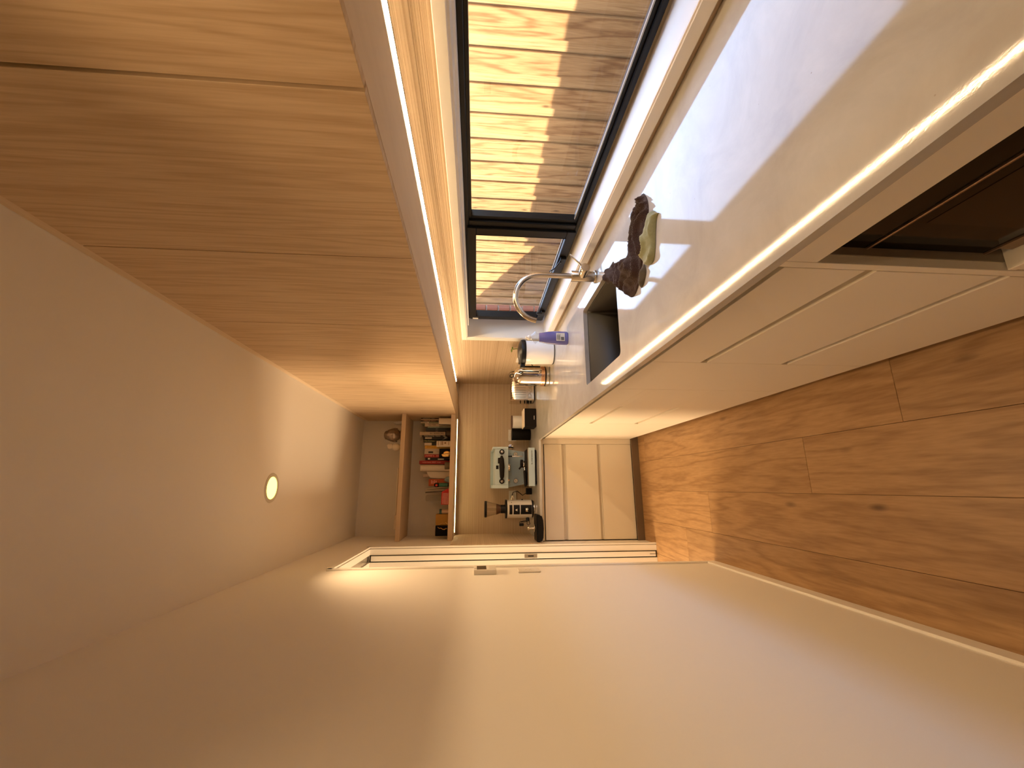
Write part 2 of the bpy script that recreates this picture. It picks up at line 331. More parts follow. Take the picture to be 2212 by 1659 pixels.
# floorboards: each a piece of the floor
fl = S('floor', plain('subfloor', (0.25, 0.16, 0.09), 0.9), (-2.6, XOUT, YK-0.2, YB+0.1, -0.12, -0.015))
rows = [(0.205+0.239*k, 0.205+0.239*(k+1)) for k in range(-8, 4)]
joint = {0: [1.265, -0.9, 3.45], -1: [1.71, -0.45], -2: [2.53, 0.35, -1.6], -3: [2.857, 0.75, -1.2]}
for k in range(-8, 4):
    x0 = 0.205+0.239*k; x1 = x0+0.239
    js = sorted([YK] + joint.get(k, [0.4 + (k*0.77) % 1.9, -1.3 + (k*0.41) % 1.0]) + [YB])
    if k < -4: js = [YK, 1.9 + (k*0.37) % 0.6, YB]
    for a, b in zip(js, js[1:]):
        if b-a < 0.05: continue
        B('floorboard', M['floor'], fl, x0+0.0006, x1-0.0006, a+0.0006, b-0.0006, -0.014, 0.0, bev=0.0007)
S('ceiling', M['ceil'], (-2.6, XOUT-0.01, YK-0.2, YB+0.1, ZC, ZC+0.008))
# right wall in blocks round the window, left wall with a door opening
S('wall_right', M['paint'], (XR, XOUT-0.13, YK, WY0, -0.1, ZC), (XR, XOUT-0.13, WY1, YB, -0.1, ZC), (XR, XOUT-0.13, WY0, WY1, -0.1, WZ0), (XR, XOUT-0.13, WY0, WY1, WZ1, ZC))
S('wall_back', M['paint'], (-2.6, XOUT, YB, YB+0.12, -0.1, ZC+0.1))
XL2 = -0.585
S('wall_left', M['paint'], (XL2, XL, YK, YN-0.01, 0, ZC), (XL2, XL, YJ+0.012, YB, 0, ZC), (XL2, XL, YN-0.01, YJ+0.012, ZH+0.01, ZC))
S('wall_front', M['paint'], (-2.6, XOUT, YK-0.14, YK, -0.1, ZC+0.1))
S('wall_far_left', M['paint'], (-2.6, -2.5, YK, YB, -0.1, ZC+0.1))
# baseboard on the left wall
struct(MB().box(XL, XL+0.010, YK, YN-0.035, 0, 0.062, bev=0.002).build('baseboard_left', M['trim']))
# splashback panels
S('wall_panel_right', M['rib'], (1.030, XR, -0.8, WY0-0.03, ZCT, 1.6375), (1.030, XR, WY1+0.03, YB, ZCT, 1.6375), (1.030, XR, WY0-0.03, WY1+0.03, WZ1+0.02, 1.6375), (1.030, XR, WY0-0.03, WY1+0.03, ZCT, WZ0-0.02))
S('wall_panel_back', M['rib'], (XL, 1.030, YB-0.012, YB, ZCT, ZCAB+0.002))
S('wall_panel_left', M['rib'], (XL, XL+0.008, 3.46, YB-0.012, ZCT, ZCAB))
# ---- sliding door pocket on the left wall
door = struct(link(bpy.data.objects.new('door_1', None))); door.location = (XL2, YN, 0)
jx = [(-0.488, -0.447), (-0.578, -0.540)]
for a, b in jx: B('jamb', M['trim'], door, a, b, YJ, YJ+0.012, 0, ZH, bev=0.001)
for a, b in jx: B('head_lining', M['trim'], door, a, b, YN-0.01, YJ+0.012, ZH-0.002, ZH+0.010)
B('head_track', M['steel'], door, -0.532, -0.494, YN, YJ, ZH+0.004, ZH+0.009)
B('near_jamb', M['trim'], door, -0.578, -0.447, YN-0.012, YN, 0, ZH)
pan = B('sliding_panel', M['trim'], door, -0.5305, -0.4946, YJ-0.004, YJ+0.008, 0.012, ZH-0.012, bev=0.001)
B('latch_plate', M['steel'], pan, -0.5255, -0.4995, YJ-0.0055, YJ-0.004, 0.9486, 1.0448, label='brushed steel latch plate')
B('latch_slot', M['dark_mark'], pan, -0.5175, -0.5075, YJ-0.0062, YJ-0.0055, 0.975, 1.018)
B('guide_slot', M['dark_mark'], pan, -0.5145, -0.5115, YJ-0.0050, YJ-0.004, 0.0, 0.06)
B('pocket_shade', M['dark_mark'], door, -0.541, -0.487, YJ+0.009, YJ+0.012, 0, ZH)  # dark sheet whose colour stands in for the shade inside the pocket
tr = MB()
tr.box(XL, XL+0.009, YJ-0.002, YJ+0.028, 0, ZH+0.028).box(XL, XL+0.009, YN-0.030, YJ+0.028, ZH-0.001, ZH+0.028)
struct(tr.build('trim_1', M['trim']))
struct(MB().box(XL, XL+0.009, YN-0.034, YN-0.002, 0, ZH+0.028, bev=0.001).build('trim_2', M['trim']))

# ---- window
win = struct(link(bpy.data.objects.new('window_1', None))); win.location = (1.15, WY0, 0.95)
FX0, FX1 = 1.150, 1.205; FY0, FY1 = 0.640, 2.735; FZ0, FZ1 = 0.9680, 1.4890
B('sill_board', M['reveal'], win, 1.022, FX0+0.01, WY0, WY1, 0.935, 0.9565, bev=0.003, seg=2)
B('head_reveal', M['reveal'], win, 1.022, FX0+0.01, WY0, WY1, WZ1-0.003, WZ1+0.016)
B('head_bead', M['reveal'], win, 1.105, FX0+0.01, WY0, WY1, WZ1-0.010, WZ1-0.003)
B('side_reveal', M['reveal'], win, 1.022, FX0+0.01, WY1-0.004, WY1+0.016, 0.9565, WZ1)
B('side_reveal', M['reveal'], win, 1.022, FX0+0.01, WY0-0.016, WY0+0.002, 0.9565, WZ1)
ar = MB()
ar.box(1.014, 1.030, WY0-0.04, WY1+0.046, 0.9164, 0.9520, bev=0.002).box(1.014, 1.030, WY0-0.04, WY1+0.046, WZ1+0.003, 1.5345, bev=0.002)
ar.box(1.014, 1.030, WY1+0.004, WY1+0.046, 0.952, WZ1+0.003, bev=0.002).box(1.014, 1.030, WY0-0.04, WY0-0.004, 0.952, WZ1+0.003, bev=0.002)
ar.box(1.018, 1.030, WY0-0.006, WY1+0.006, 0.9500, 0.9560, bev=0.0015).box(1.018, 1.030, WY1-0.002, WY1+0.006, 0.952, WZ1+0.003, bev=0.0015)
ar.build('architrave', M['trim'], win)
BF = M['black_frame']
def rect_frame(name, parent, x0, x1, y0, y1, z0, z1, w, bev=0.002, wl_=None):
    wl_ = w if wl_ is None else wl_
    mb = MB().box(x0, x1, y0, y1, z0, z0+w, bev=bev).box(x0, x1, y0, y1, z1-w, z1, bev=bev).box(x0, x1, y0, y0+wl_, z0+w, z1-w, bev=bev).box(x0, x1, y1-wl_, y1, z0+w, z1-w, bev=bev)
    return mb.build(name, BF, parent)
rect_frame('outer_frame', win, FX0, FX1, FY0, FY1, FZ0, FZ1, 0.0175)
B('mullion', BF, win, FX0, FX1, 1.630, 1.672, FZ0+0.0175, FZ1-0.0175, bev=0.002)
rect_frame('glazing_bead', win, FX0+0.012, FX1-0.010, FY0+0.0175, 1.630, FZ0+0.0175, FZ1-0.0175, 0.012, bev=0.001, wl_=0.022)
B('glass_pane', M['glass'], win, 1.180, 1.184, FY0+0.03, 1.61, FZ0+0.025, FZ1-0.025)
sash = rect_frame('opening_sash', win, FX0-0.012, FX0+0.034, 1.666, 2.716, FZ0+0.010, FZ1-0.010, 0.040, bev=0.002, wl_=0.052)
B('glass_pane', M['glass'], win, 1.170, 1.174, 1.71, 2.67, FZ0+0.04, FZ1-0.04)
rect_frame('sash_seal', sash, FX0-0.013, FX0-0.010, 1.714, 2.668, FZ0+0.046, FZ1-0.046, 0.003, bev=0.0, wl_=0.003)
B('bright_bead', M['alu'], win, 1.163, 1.169, 1.725, 2.66, FZ0+0.0495, FZ0+0.0545, label='pale metal bead along the sash foot')
B('bright_bead', M['alu'], win, 1.163, 1.169, 0.67, 1.60, FZ0+0.0295, FZ0+0.0335, label='pale metal bead along the fixed pane foot')
h1 = MB().box(1.122, 1.140, 1.870, 1.945, 0.980, 1.010, bev=0.003)
h1.tube([(1.124, 1.895, 1.005), (1.116, 1.945, 1.022), (1.118, 1.990, 1.046)], [0.006, 0.005, 0.003], seg=6)
h1.build('sash_catch', BF, win, smooth=True)
MB().box(1.122, 1.140, 2.535, 2.61, 0.982, 1.008, bev=0.003).box(1.118, 1.130, 2.545, 2.575, 1.0, 1.035, bev=0.003).build('sash_catch', BF, win)
B('hinge', M['plate'], win, 1.136, 1.140, 2.690, 2.712, 1.425, 1.462)
# outside: brick leaf, unseen roof, gable, fence, ground
bw = struct(MB().box(1.222, 1.262, YK, WY0-0.01, -0.3, ZC).box(1.222, 1.262, 2.757, 6.0, -0.3, ZC).box(1.222, 1.262, WY0-0.01, 2.757, -0.3, 0.94).box(1.222, 1.262, WY0-0.01, 2.757, 1.512, ZC).build('wall_outside', M['mortar']))
for k in range(8):
    z = 0.944 + 0.086*k
    B('brick', M['brick'], bw, 1.222, 1.2625, 2.742, 2.760, z, z+0.076, bev=0.002)
# the sun stands behind the house: unseen roof and gable edges, shaped to cast the line of shade on the fence
struct(MB().box(-2.6, XOUT-0.01, -3.5, 3.75, ZC+0.0085, 2.65).build('unseen_roof', M['roof']))
struct(MB().prism([(3.75, 2.543), (9.0, 5.06), (9.0, 2.3), (3.75, 2.3)], 'X', 1.22, XOUT-0.01).build('wall_gable', M['brick']))
struct(MB().box(XOUT-0.02, 8, -6, 14, -0.5, -0.25).build('ground', M['soil']))
fence = thing('fence', 'tall lapped pine paling fence outside the window, its upper half in sun', 'fence', (2.2, 0, -0.25))
y = 1.4714 - 0.1931*17
k = 0
while y < 9.5:
    j = random.uniform(-0.004, 0.004)
    B('paling', M['fence'], fence, 2.198, 2.211, y+0.007+j, y+0.134+j, -0.22, 1.61+random.uniform(-0.003, 0.003), bev=0.002)
    B('paling', M['fence_pale'], fence, 2.2115, 2.224, y+0.110+j, y+0.213+j, -0.22, 1.61+random.uniform(-0.003, 0.003), bev=0.002)
    y += 0.1931; k += 1
for z in (0.1, 0.8, 1.45): B('rail', M['fence'], fence, 2.229, 2.267, 1.4714-0.1931*17, 9.6, z, z+0.075)

# ------------------------------------------------------------------ overhead cupboards, pelmet, lights
XC = 0.641
seams = [-1.60, -1.007, -0.480, 0.0455, 0.5727, 1.0987, 1.6265, 2.1428, YB-0.001]
names_oh = ['nearest', 'second', 'third', 'fourth', 'fifth']
place = {5: 'second oak overhead cupboard from the camera, its door next to the open black gap', 6: 'oak overhead cupboard above the tap, third from the camera', 7: 'narrow-looking oak overhead cupboard fourth from the camera, before the long end panel', 4: 'oak overhead cupboard nearest the camera with bold wavy grain'}
for i, (a, b) in enumerate(zip(seams, seams[1:])):
    gap = 0.0032 if i == 4 else 0.0012
    if i < 3: continue
    lab = {3: 'oak overhead cupboard nearest the camera, with bold wavy grain at the photo edge',
           4: 'wide oak overhead cupboard beyond the dark open joint above the large window pane',
           5: 'oak overhead cupboard above the window mullion, third from the camera',
           6: 'oak overhead cupboard above the opening sash and tap, fourth from the camera',
           7: 'long oak end panel of the overhead cupboards reaching the book shelves'}[i]
    t = thing('overhead_cabinet', lab, 'cabinet', (XC, a, ZCAB), 'overhead cupboards along the window wall')
    B('carcass', M['oak'], t, XC+0.019, XR-0.001, a+0.0005, b-0.0005, 1.6445, 2.499)
    dx = 0.003 if i == 3 else 0.0
    lo = ZCAB if i == 3 else ZCAB
    B('door', M['oak'], t, XC+dx, XC+0.018+dx, a+(0.0017 if i != 4 else 0.0024), b-(0.0024 if i == 3 else 0.0017), lo, 2.497, bev=0.0008)
tag(B('top_filler', M['oak_h'], None, XC+0.004, XC+0.03, -0.5, YB-0.001, 2.4985, ZC-0.0005), 'thin oak filler strip between overhead cupboards and ceiling', 'filler strip')
tag(B('pelmet_board', M['oak_h'], None, XC+0.0225, 0.9040, -0.5, YB-0.0125, ZCAB+0.0005, ZCAB+0.0195), 'pale timber board closing the underside of the overhead cupboards', 'board')
t = thing('led_strip', 'long warm light strip recessed under the overhead cupboards by the splashback', 'strip light', (0.987, -0.45, 1.638))
MB().box(0.9045, 1.0295, -0.5, 3.95, 1.6380, 1.6440).build('channel', M['alu'], t)
MB().prism([(0.984, 1.6288), (0.990, 1.6288), (0.990, 1.6228)], 'Y', -0.45, 3.90).build('diffuser', M['led'], t)
B('channel_lip', M['groove'], t, 0.9902, 0.9915, -0.46, 3.91, 1.6236, 1.6288)
B('channel_side', M['groove'], t, 0.9045, 1.0290, -0.5, 3.95, 1.6289, 1.6378)
t = thing('led_strip', 'short warm light strip under the book shelf on the back wall', 'strip light', (0.1, 4.08, ZCAB))
B('channel', M['alu'], t, -0.405, 0.645, 4.079, 4.083, ZCAB-0.006, ZCAB)
B('diffuser', M['led_dim'], t, -0.405, 0.645, 4.0670, 4.0785, ZCAB-0.0034, ZCAB-0.001)
# shelves of the back nook
YS = 3.744
for nm, z0, z1, lab in (('shelf', 2.0547, 2.091, 'upper oak wall shelf in the nook, carrying the silver ornament'), ('shelf', ZCAB+0.0005, 1.6554, 'lower oak wall shelf in the nook, packed with cook books')):
    tag(B(nm, M['oak_x'], None, XL+0.001, XC-0.001, YS, YB-0.0125 if z0 < 2 else YB-0.001, z0, z1, bev=0.001), lab, 'shelf')
# downlights
def downlight(x, y, label, power):
    t = thing('downlight', label, 'light', (x, y, ZC))
    MB().lathe([(0.058, 0.0), (0.062, -0.004), (0.078, -0.003), (0.080, 0.0)], (x, y, ZC), cap=False, seg=32).build('ring', M['lamp_ring'], t, smooth=True)
    MB().lathe([(0.0585, 0.0), (0.0585, -0.0015)], (x, y, ZC-0.0005), seg=32).build('diffuser', M['lamp'], t)
    ld = bpy.data.lights.new('downlight_lamp', 'SPOT'); ld.energy = power; ld.color = (1.0, 0.66, 0.34); ld.spot_size = math.radians(124); ld.spot_blend = 0.65; ld.shadow_soft_size = 0.05
    lo = bpy.data.objects.new('downlight_lamp', ld); C.objects.link(lo); lo.parent = t; lo.location = (0, 0, -0.06)
    return t
downlight(0.0, 2.44, 'lit round recessed downlight in the ceiling, seen at the nook end', SPOT_W)
downlight(0.15, 0.10, 'added recessed downlight out of view above the camera, brightening the left wall', SPOT_W*0.5)  # unseen lamp added to lift the brightness of the left wall

# ------------------------------------------------------------------ worktop, sink, base cabinets
XCT, YCT, XBS, YBS = 0.385, 3.4895, 0.409, 3.61
SX0, SX1, SY0, SY1 = 0.469, 0.8545, 1.412, 1.898
def worktop():
    bm = bmesh.new()
    out = [(XCT, -0.6), (1.029, -0.6), (1.029, YB-0.013), (XL+0.009, YB-0.013), (XL+0.009, YCT), (XCT, YCT)]
    r = 0.018; hole = []
    for cx, cy, a0 in ((SX1-r, SY1-r, 0), (SX0+r, SY1-r, 90), (SX0+r, SY0+r, 180), (SX1-r, SY0+r, 270)):
        for k in range(5):
            a = math.radians(a0+k*22.5); hole.append((cx+r*math.cos(a), cy+r*math.sin(a)))
    top = []
    for loop in (out, hole):
        vs = [bm.verts.new((x, y, ZCT)) for x, y in loop]
        es = [bm.edges.new((vs[i], vs[(i+1) % len(vs)])) for i in range(len(vs))]
        top += es
    bmesh.ops.triangle_fill(bm, edges=top, use_beauty=True)
    fs = list(bm.faces)
    res = bmesh.ops.extrude_face_region(bm, geom=fs)
    bmesh.ops.translate(bm, verts=[g for g in res['geom'] if isinstance(g, bmesh.types.BMVert)], vec=(0, 0, -0.020))
    mb = MB(); mb.bm.free(); mb.bm = bm
    return mb.build('countertop', M['stone'])
tag(worktop(), 'long L-shaped polished beige stone worktop with sink cut-out', 'countertop')
# sink basin
t = thing('kitchen_sink', 'dark undermounted composite sink with rectangular overflow slot', 'sink', ((SX0+SX1)/2, (SY0+SY1)/2, 0.68))
def basin(x0, x1, y0, y1, z0, z1, r, th):
    bm = bmesh.new(); rings = []
    prof = [(0.0, z1), (0.0, z0+0.03), (0.006, z0+0.012), (0.022, z0+0.002), (0.04, z0)]
    for off, z in prof:
        ring = []
        rr = max(r-off*0.3, 0.006)
        for cx, cy, a0 in ((x1-off-rr, y1-off-rr, 0), (x0+off+rr, y1-off-rr, 90), (x0+off+rr, y0+off+rr, 180), (x1-off-rr, y0+off+rr, 270)):
            for k in range(5):
                a = math.radians(a0+k*22.5); ring.append(bm.verts.new((cx+rr*math.cos(a), cy+rr*math.sin(a), z)))
        rings.append(ring)
    for A, Bq in zip(rings, rings[1:]):
        n = len(A)
        for i in range(n): bm.faces.new((A[i], A[(i+1) % n], Bq[(i+1) % n], Bq[i]))
    bm.faces.new(rings[-1])
    mb = MB(); mb.bm.free(); mb.bm = bm; return mb
bs = basin(SX0+0.002, SX1-0.002, SY0+0.002, SY1-0.002, 0.690, 0.8795, 0.016, 0.01).build('basin', M['sink'], t, smooth=True)
so = bs.modifiers.new('wall', 'SOLIDIFY'); so.thickness = 0.006; so.offset = -1
ovf = MB().box(SX1-0.0045, SX1-0.0015, 1.632, 1.682, 0.842, 0.868, bev=0.001).build('overflow_cover', plain('overflow_rim', (0.11, 0.09, 0.07), 0.35), t)
B('overflow_slot', M['dark_mark'], ovf, SX1-0.0055, SX1-0.0044, 1.640, 1.674, 0.848, 0.862)
MB().lathe([(0.0, 0.003), (0.03, 0.003), (0.042, 0.001), (0.045, 0.0)], (0.66, 1.655, 0.6905), cap=False).build('drain', M['steel'], t, smooth=True)

G = 0.0012
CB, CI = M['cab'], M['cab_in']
def front(parent, name, y0, y1, z0, z1, **k):   # a front on the window-side run
    return B(name, CB, parent, XBS, XBS+0.018, y0+G, y1-G, z0, z1, bev=0.0008, **k)
# oven cupboard
OY0, OY1 = 0.045, 0.6576
t = thing('oven_cabinet', 'beige cabinet housing the black built-in oven below the worktop', 'cabinet', (XBS, OY0, 0.06))
B('top_panel', CB, t, XBS, XBS+0.018, -0.6, OY1-G, 0.784, 0.879, bev=0.0008)
B('side_panel', CB, t, XBS, 1.0, OY1, 0.6765, 0.062, 0.879, bev=0.0008)
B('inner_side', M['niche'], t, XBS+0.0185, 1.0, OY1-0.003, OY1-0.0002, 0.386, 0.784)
B('niche_shelf', CB, t, XBS, 1.0, OY0, OY1-0.003, 0.368, 0.3860, bev=0.0008)
B('drawer_front', CB, t, XBS, XBS+0.018, OY0, OY1-G, 0.062, 0.338, bev=0.0008)
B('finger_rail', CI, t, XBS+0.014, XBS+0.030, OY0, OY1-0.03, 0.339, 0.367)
B('drawer_end', CB, t, XBS+0.001, XBS+0.03, OY1-0.028, OY1-G, 0.340, 0.3675, bev=0.006, seg=3)
B('near_panel', CB, t, XBS, 1.0, -0.6, OY0, 0.062, 0.784)
OX = 0.443
t = thing('oven', 'black glass built-in oven with slim metal trim in the beige cabinet', 'oven', (OX, OY0, 0.39))
B('body', M['matt_black'], t, OX+0.02, 0.98, OY0+0.003, OY1-0.004, 0.388, 0.782)
B('control_panel', M['oven_glass'], t, OX, OX+0.02, OY0+0.003, OY1-0.004, 0.681, 0.783)
B('trim_bar', M['bronze'], t, OX-0.004, OX+0.004, OY0+0.003, OY1-0.004, 0.6755, 0.6805, bev=0.001)
d = B('door', M['oven_glass'], t, OX, OX+0.02, OY0+0.003, OY1-0.004, 0.430, 0.675, bev=0.001)
B('window', M['oven_win'], d, OX-0.0008, OX, OY0+0.09, OY1-0.085, 0.452, 0.645)
B('lower_trim', M['bronze'], t, OX-0.003, OX+0.004, OY0+0.003, OY1-0.004, 0.4255, 0.4295)
B('vent_panel', M['bronze'], t, OX+0.001, OX+0.02, OY0+0.003, OY1-0.02, 0.388, 0.425)
B('vent_slot', M['dark_mark'], t, OX+0.0002, OX+0.001, OY0+0.05, OY1-0.09, 0.404, 0.408)
# drawer cabinet beside it
Y0, Y1 = 0.6775, 1.303
def rail(parent, y0, y1, z0, z1):
    # a finger groove: recessed back with a sloping foot that catches the light
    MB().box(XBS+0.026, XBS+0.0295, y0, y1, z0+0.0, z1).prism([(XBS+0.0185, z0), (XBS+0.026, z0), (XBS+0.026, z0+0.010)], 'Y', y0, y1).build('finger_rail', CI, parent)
t = thing('drawer_cabinet', 'beige three-drawer base cabinet beside the oven with recessed finger rails', 'cabinet', (XBS, Y0, 0.06))
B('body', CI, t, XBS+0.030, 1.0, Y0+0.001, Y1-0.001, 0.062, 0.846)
for z0, z1 in ((0.664, 0.8330), (0.372, 0.6400), (0.062, 0.3480)): front(t, 'drawer', Y0, Y1, z0, z1)
rail(t, Y0+0.001, Y1-0.004, 0.6405, 0.6635); rail(t, Y0+0.001, Y1-0.004, 0.3485, 0.3715)
t = thing('sink_cabinet', 'narrow plain beige cupboard door beneath the sink', 'cabinet', (XBS, Y1, 0.06))
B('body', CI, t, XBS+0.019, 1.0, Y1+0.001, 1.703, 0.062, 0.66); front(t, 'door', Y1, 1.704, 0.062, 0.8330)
t = thing('base_cabinet', 'wide beige cupboard with two short slot grips, past the sink', 'cabinet', (XBS, 1.704, 0.06))
B('body', CI, t, XBS+0.019, 1.0, 1.705, 2.712, 0.062, 0.66)
for zz in ((0.062, 0.336), (0.382, 0.652), (0.688, 0.8330)): front(t, 'drawer', 1.704, 2.7128, *zz)
mb = MB()
for z in (0.652, 0.336):
    zz = 0.036 if z > 0.5 else 0.046
    mb.box(XBS, XBS+0.018, 1.7052, 2.10, z, z+zz).box(XBS+0.0165, XBS+0.0185, 2.10, 2.7116, z, z+zz)
mb.build('grip_rail', CB, t)
mb = MB()
for z in (0.652, 0.336):
    zz = 0.036 if z > 0.5 else 0.046
    mb.box(XBS, XBS+0.0160, 2.1005, 2.7116, z+zz*0.62, z+zz)
mb.build('grip_lip', CB, t)
t = thing('blank_cabinet', 'plain beige cover panel at the inner corner of the base cabinets', 'cabinet', (XBS, 2.713, 0.06))
front(t, 'panel', 2.7128, YBS+0.018, 0.062, 0.8330)
tag(B('counter_rail', M['rail_dark'], None, XBS+0.030, XBS+0.040, 0.6790, YBS+0.02, 0.8465, 0.8795), 'recessed rail below the long worktop edge, coloured dark for the gap shade', 'rail')
# back run
t = thing('drawer_cabinet', 'beige three-drawer cabinet on the back wall below the coffee machine', 'cabinet', (XL, YBS, 0.06))
B('body', CI, t, XL+0.009, 0.40, YBS+0.030, 4.15, 0.062, 0.834)
for z0, z1 in ((0.682, 0.836), (0.3680, 0.6460), (0.062, 0.3380)): B('drawer', CB, t, XL+0.0095, 0.3595, YBS, YBS+0.018, z0, z1, bev=0.0008)
for z0, z1 in ((0.6465, 0.6815), (0.3385, 0.3675)):
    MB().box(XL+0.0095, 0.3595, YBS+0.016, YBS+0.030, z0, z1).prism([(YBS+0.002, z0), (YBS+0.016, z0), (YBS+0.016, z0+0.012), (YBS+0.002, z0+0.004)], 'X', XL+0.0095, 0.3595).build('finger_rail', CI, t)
tag(B('corner_filler', CB, None, 0.3615, 0.4085, YBS-0.001, YBS+0.018, 0.062, 0.8795), 'narrow upright beige filler beside the back drawers', 'filler strip')
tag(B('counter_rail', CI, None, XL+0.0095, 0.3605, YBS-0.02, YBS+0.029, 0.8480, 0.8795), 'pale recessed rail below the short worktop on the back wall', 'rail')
struct(MB().box(XBS+0.05, XBS+0.066, -0.6, 3.66, 0, 0.0615).build('baseboard_right', M['kick']))
struct(MB().box(XL, XBS+0.05, 3.585, 3.60, 0, 0.0615).build('baseboard_back', M['kick']))

# ------------------------------------------------------------------ tap
NK = M['nickel']; tx, ty = 0.912, 1.656
t = thing('kitchen_tap', 'brushed nickel gooseneck mixer tap with side lever by the sink', 'tap', (tx, ty, ZCT))
MB().lathe([(0.0285, 0.0), (0.0285, 0.007), (0.0265, 0.010), (0.0235, 0.010)], (tx, ty, ZCT), cap=True, seg=32).build('flange', NK, t, smooth=True)
MB().lathe([(0.0235, 0.010), (0.0235, 0.113), (0.0225, 0.1145), (0.0115, 0.1145)], (tx, ty, ZCT), seg=32).build('body', NK, t, smooth=True)
sp = [(tx, ty, ZCT+0.112), (tx, ty, 1.10), (tx, ty, 1.155)]
for k in range(1, 20):
    a = math.radians(k*9.0); sp.append((tx-0.107+0.107*math.cos(a), ty+0.012*math.sin(a/2), 1.155+0.107*math.sin(a)))
MB().tube(sp, 0.0118, seg=16).build('spout', NK, t, smooth=True)
ax = Vector((0.13, -1.0, 0.0)).normalized()
c0 = Vector((tx, ty, 0.964)); c1 = c0 + ax*0.060
mx_ = MB().lathe([(0.020, 0.015), (0.020, 0.046), (0.0195, 0.047), (0.0195, 0.049), (0.0212, 0.050), (0.0212, 0.066), (0.020, 0.068)], tuple(c0), axis=ax, seg=32)
mx_.build('mixer_cartridge', NK, t, smooth=True)
MB().tube([c0+ax*0.058+Vector((0.012, 0, 0.014)), c0+ax*0.062+Vector((0.062, 0.0, 0.066))], 0.0042, seg=10).build('lever', NK, t, smooth=True)

# ------------------------------------------------------------------ cloths on the worktop
def chaikin(p, n=2):
    for _ in range(n):
        q = []
        for i in range(len(p)):
            a = p[i]; b = p[(i+1) % len(p)]
            q += [(a[0]*.75+b[0]*.25, a[1]*.75+b[1]*.25), (a[0]*.25+b[0]*.75, a[1]*.25+b[1]*.75)]
        p = q
    return p
def dist_poly(x, y, p):
    ins = False; d = 9.0; n = len(p)
    for i in range(n):
        x1, y1 = p[i]; x2, y2 = p[(i+1) % n]
        if (y1 > y) != (y2 > y) and x < (x2-x1)*(y-y1)/(y2-y1)+x1: ins = not ins
        dx, dy = x2-x1, y2-y1; L = dx*dx+dy*dy or 1e-9
        u = max(0, min(1, ((x-x1)*dx+(y-y1)*dy)/L)); d = min(d, math.hypot(x-x1-u*dx, y-y1-u*dy))
    return d if ins else -d
def cloth(name, poly, base, H, fold, mat, seed, direction, step=0.0035, ridge=0.012, k=0.012, freq=34.0):
    poly = chaikin(poly, 2)
    xs = [p[0] for p in poly]; ys = [p[1] for p in poly]
    nx = int((max(xs)-min(xs))/step)+3; ny = int((max(ys)-min(ys))/step)+3
    bm = bmesh.new(); V = {}
    ux, uy = direction; ln = math.hypot(ux, uy); ux /= ln; uy /= ln
    for i in range(nx):
        for j in range(ny):
            x = min(xs)-step+i*step; y = min(ys)-step+j*step
            d = dist_poly(x, y, poly)
            if d < -step*1.01: continue
            dd = max(d, 0)
            w = noise.noise(Vector((x*9+seed, y*9, seed)))*1.5
            across = (-uy*x+ux*y)*freq + w*3.0 + noise.noise(Vector((x*22, y*22, seed+3)))*1.1
            rid = (1-abs(math.sin(across)))**1.6
            h = H*(1-math.exp(-dd/k))*(0.60+0.40*noise.noise(Vector((x*14, y*14, seed+9)))+0.25)
            h += fold*(rid-0.35)*min(1, dd/0.010) + 0.003*noise.noise(Vector((x*60, y*60, seed)))*min(1, dd/0.006)
            V[i, j] = bm.verts.new((x, y, base+max(h, 0.0)+(0.0015 if d > 0 else 0.0)))
    bm.verts.ensure_lookup_table()
    for (i, j) in list(V):
        if (i+1, j) in V and (i, j+1) in V and (i+1, j+1) in V:
            bm.faces.new((V[i, j], V[i+1, j], V[i+1, j+1], V[i, j+1]))
    for v in [v for v in bm.verts if not v.link_faces]: bm.verts.remove(v)
    # draw ragged grid edges in to the outline
    for v in bm.verts:
        if v.is_boundary:
            best = None
            for i in range(len(poly)):
                x1, y1 = poly[i]; x2, y2 = poly[(i+1) % len(poly)]; dx, dy = x2-x1, y2-y1; L = dx*dx+dy*dy or 1e-9
                u = max(0, min(1, ((v.co.x-x1)*dx+(v.co.y-y1)*dy)/L)); q = (x1+u*dx, y1+u*dy); e = math.hypot(v.co.x-q[0], v.co.y-q[1])
                if best is None or e < best[0]: best = (e, q)
            v.co.x, v.co.y = best[1]; v.co.z = base+0.0005
    # closed underside
    res = bmesh.ops.extrude_face_region(bm, geom=list(bm.faces))
    for g in res['geom']:
        if isinstance(g, bmesh.types.BMVert): g.co.z = base+0.0002
    mb = MB(); mb.bm.free(); mb.bm = bm
    o = mb.build(name, mat)
    for p in o.data.polygons: p.use_smooth = True
    return o
brown = [[0.925, 1.122], [0.8774, 1.1075], [0.8605, 1.1189], [0.8746, 1.1524], [0.8621, 1.1592], [0.8176, 1.1503], [0.8103, 1.1776], [0.7771, 1.1932], [0.7472, 1.1948], [0.7631, 1.2363], [0.8036, 1.3418], [0.8153, 1.4121], [0.8104, 1.4832], [0.8191, 1.5168], [0.7700, 1.4747], [0.7545, 1.4126], [0.7023, 1.355], [0.6528, 1.3026], [0.6258, 1.2721], [0.6183, 1.2351], [0.6465, 1.2048], [0.6856, 1.2089], [0.7357, 1.1969], [0.7878, 1.1598], [0.8129, 1.1161], [0.8518, 1.1018], [0.8988, 1.1073]]
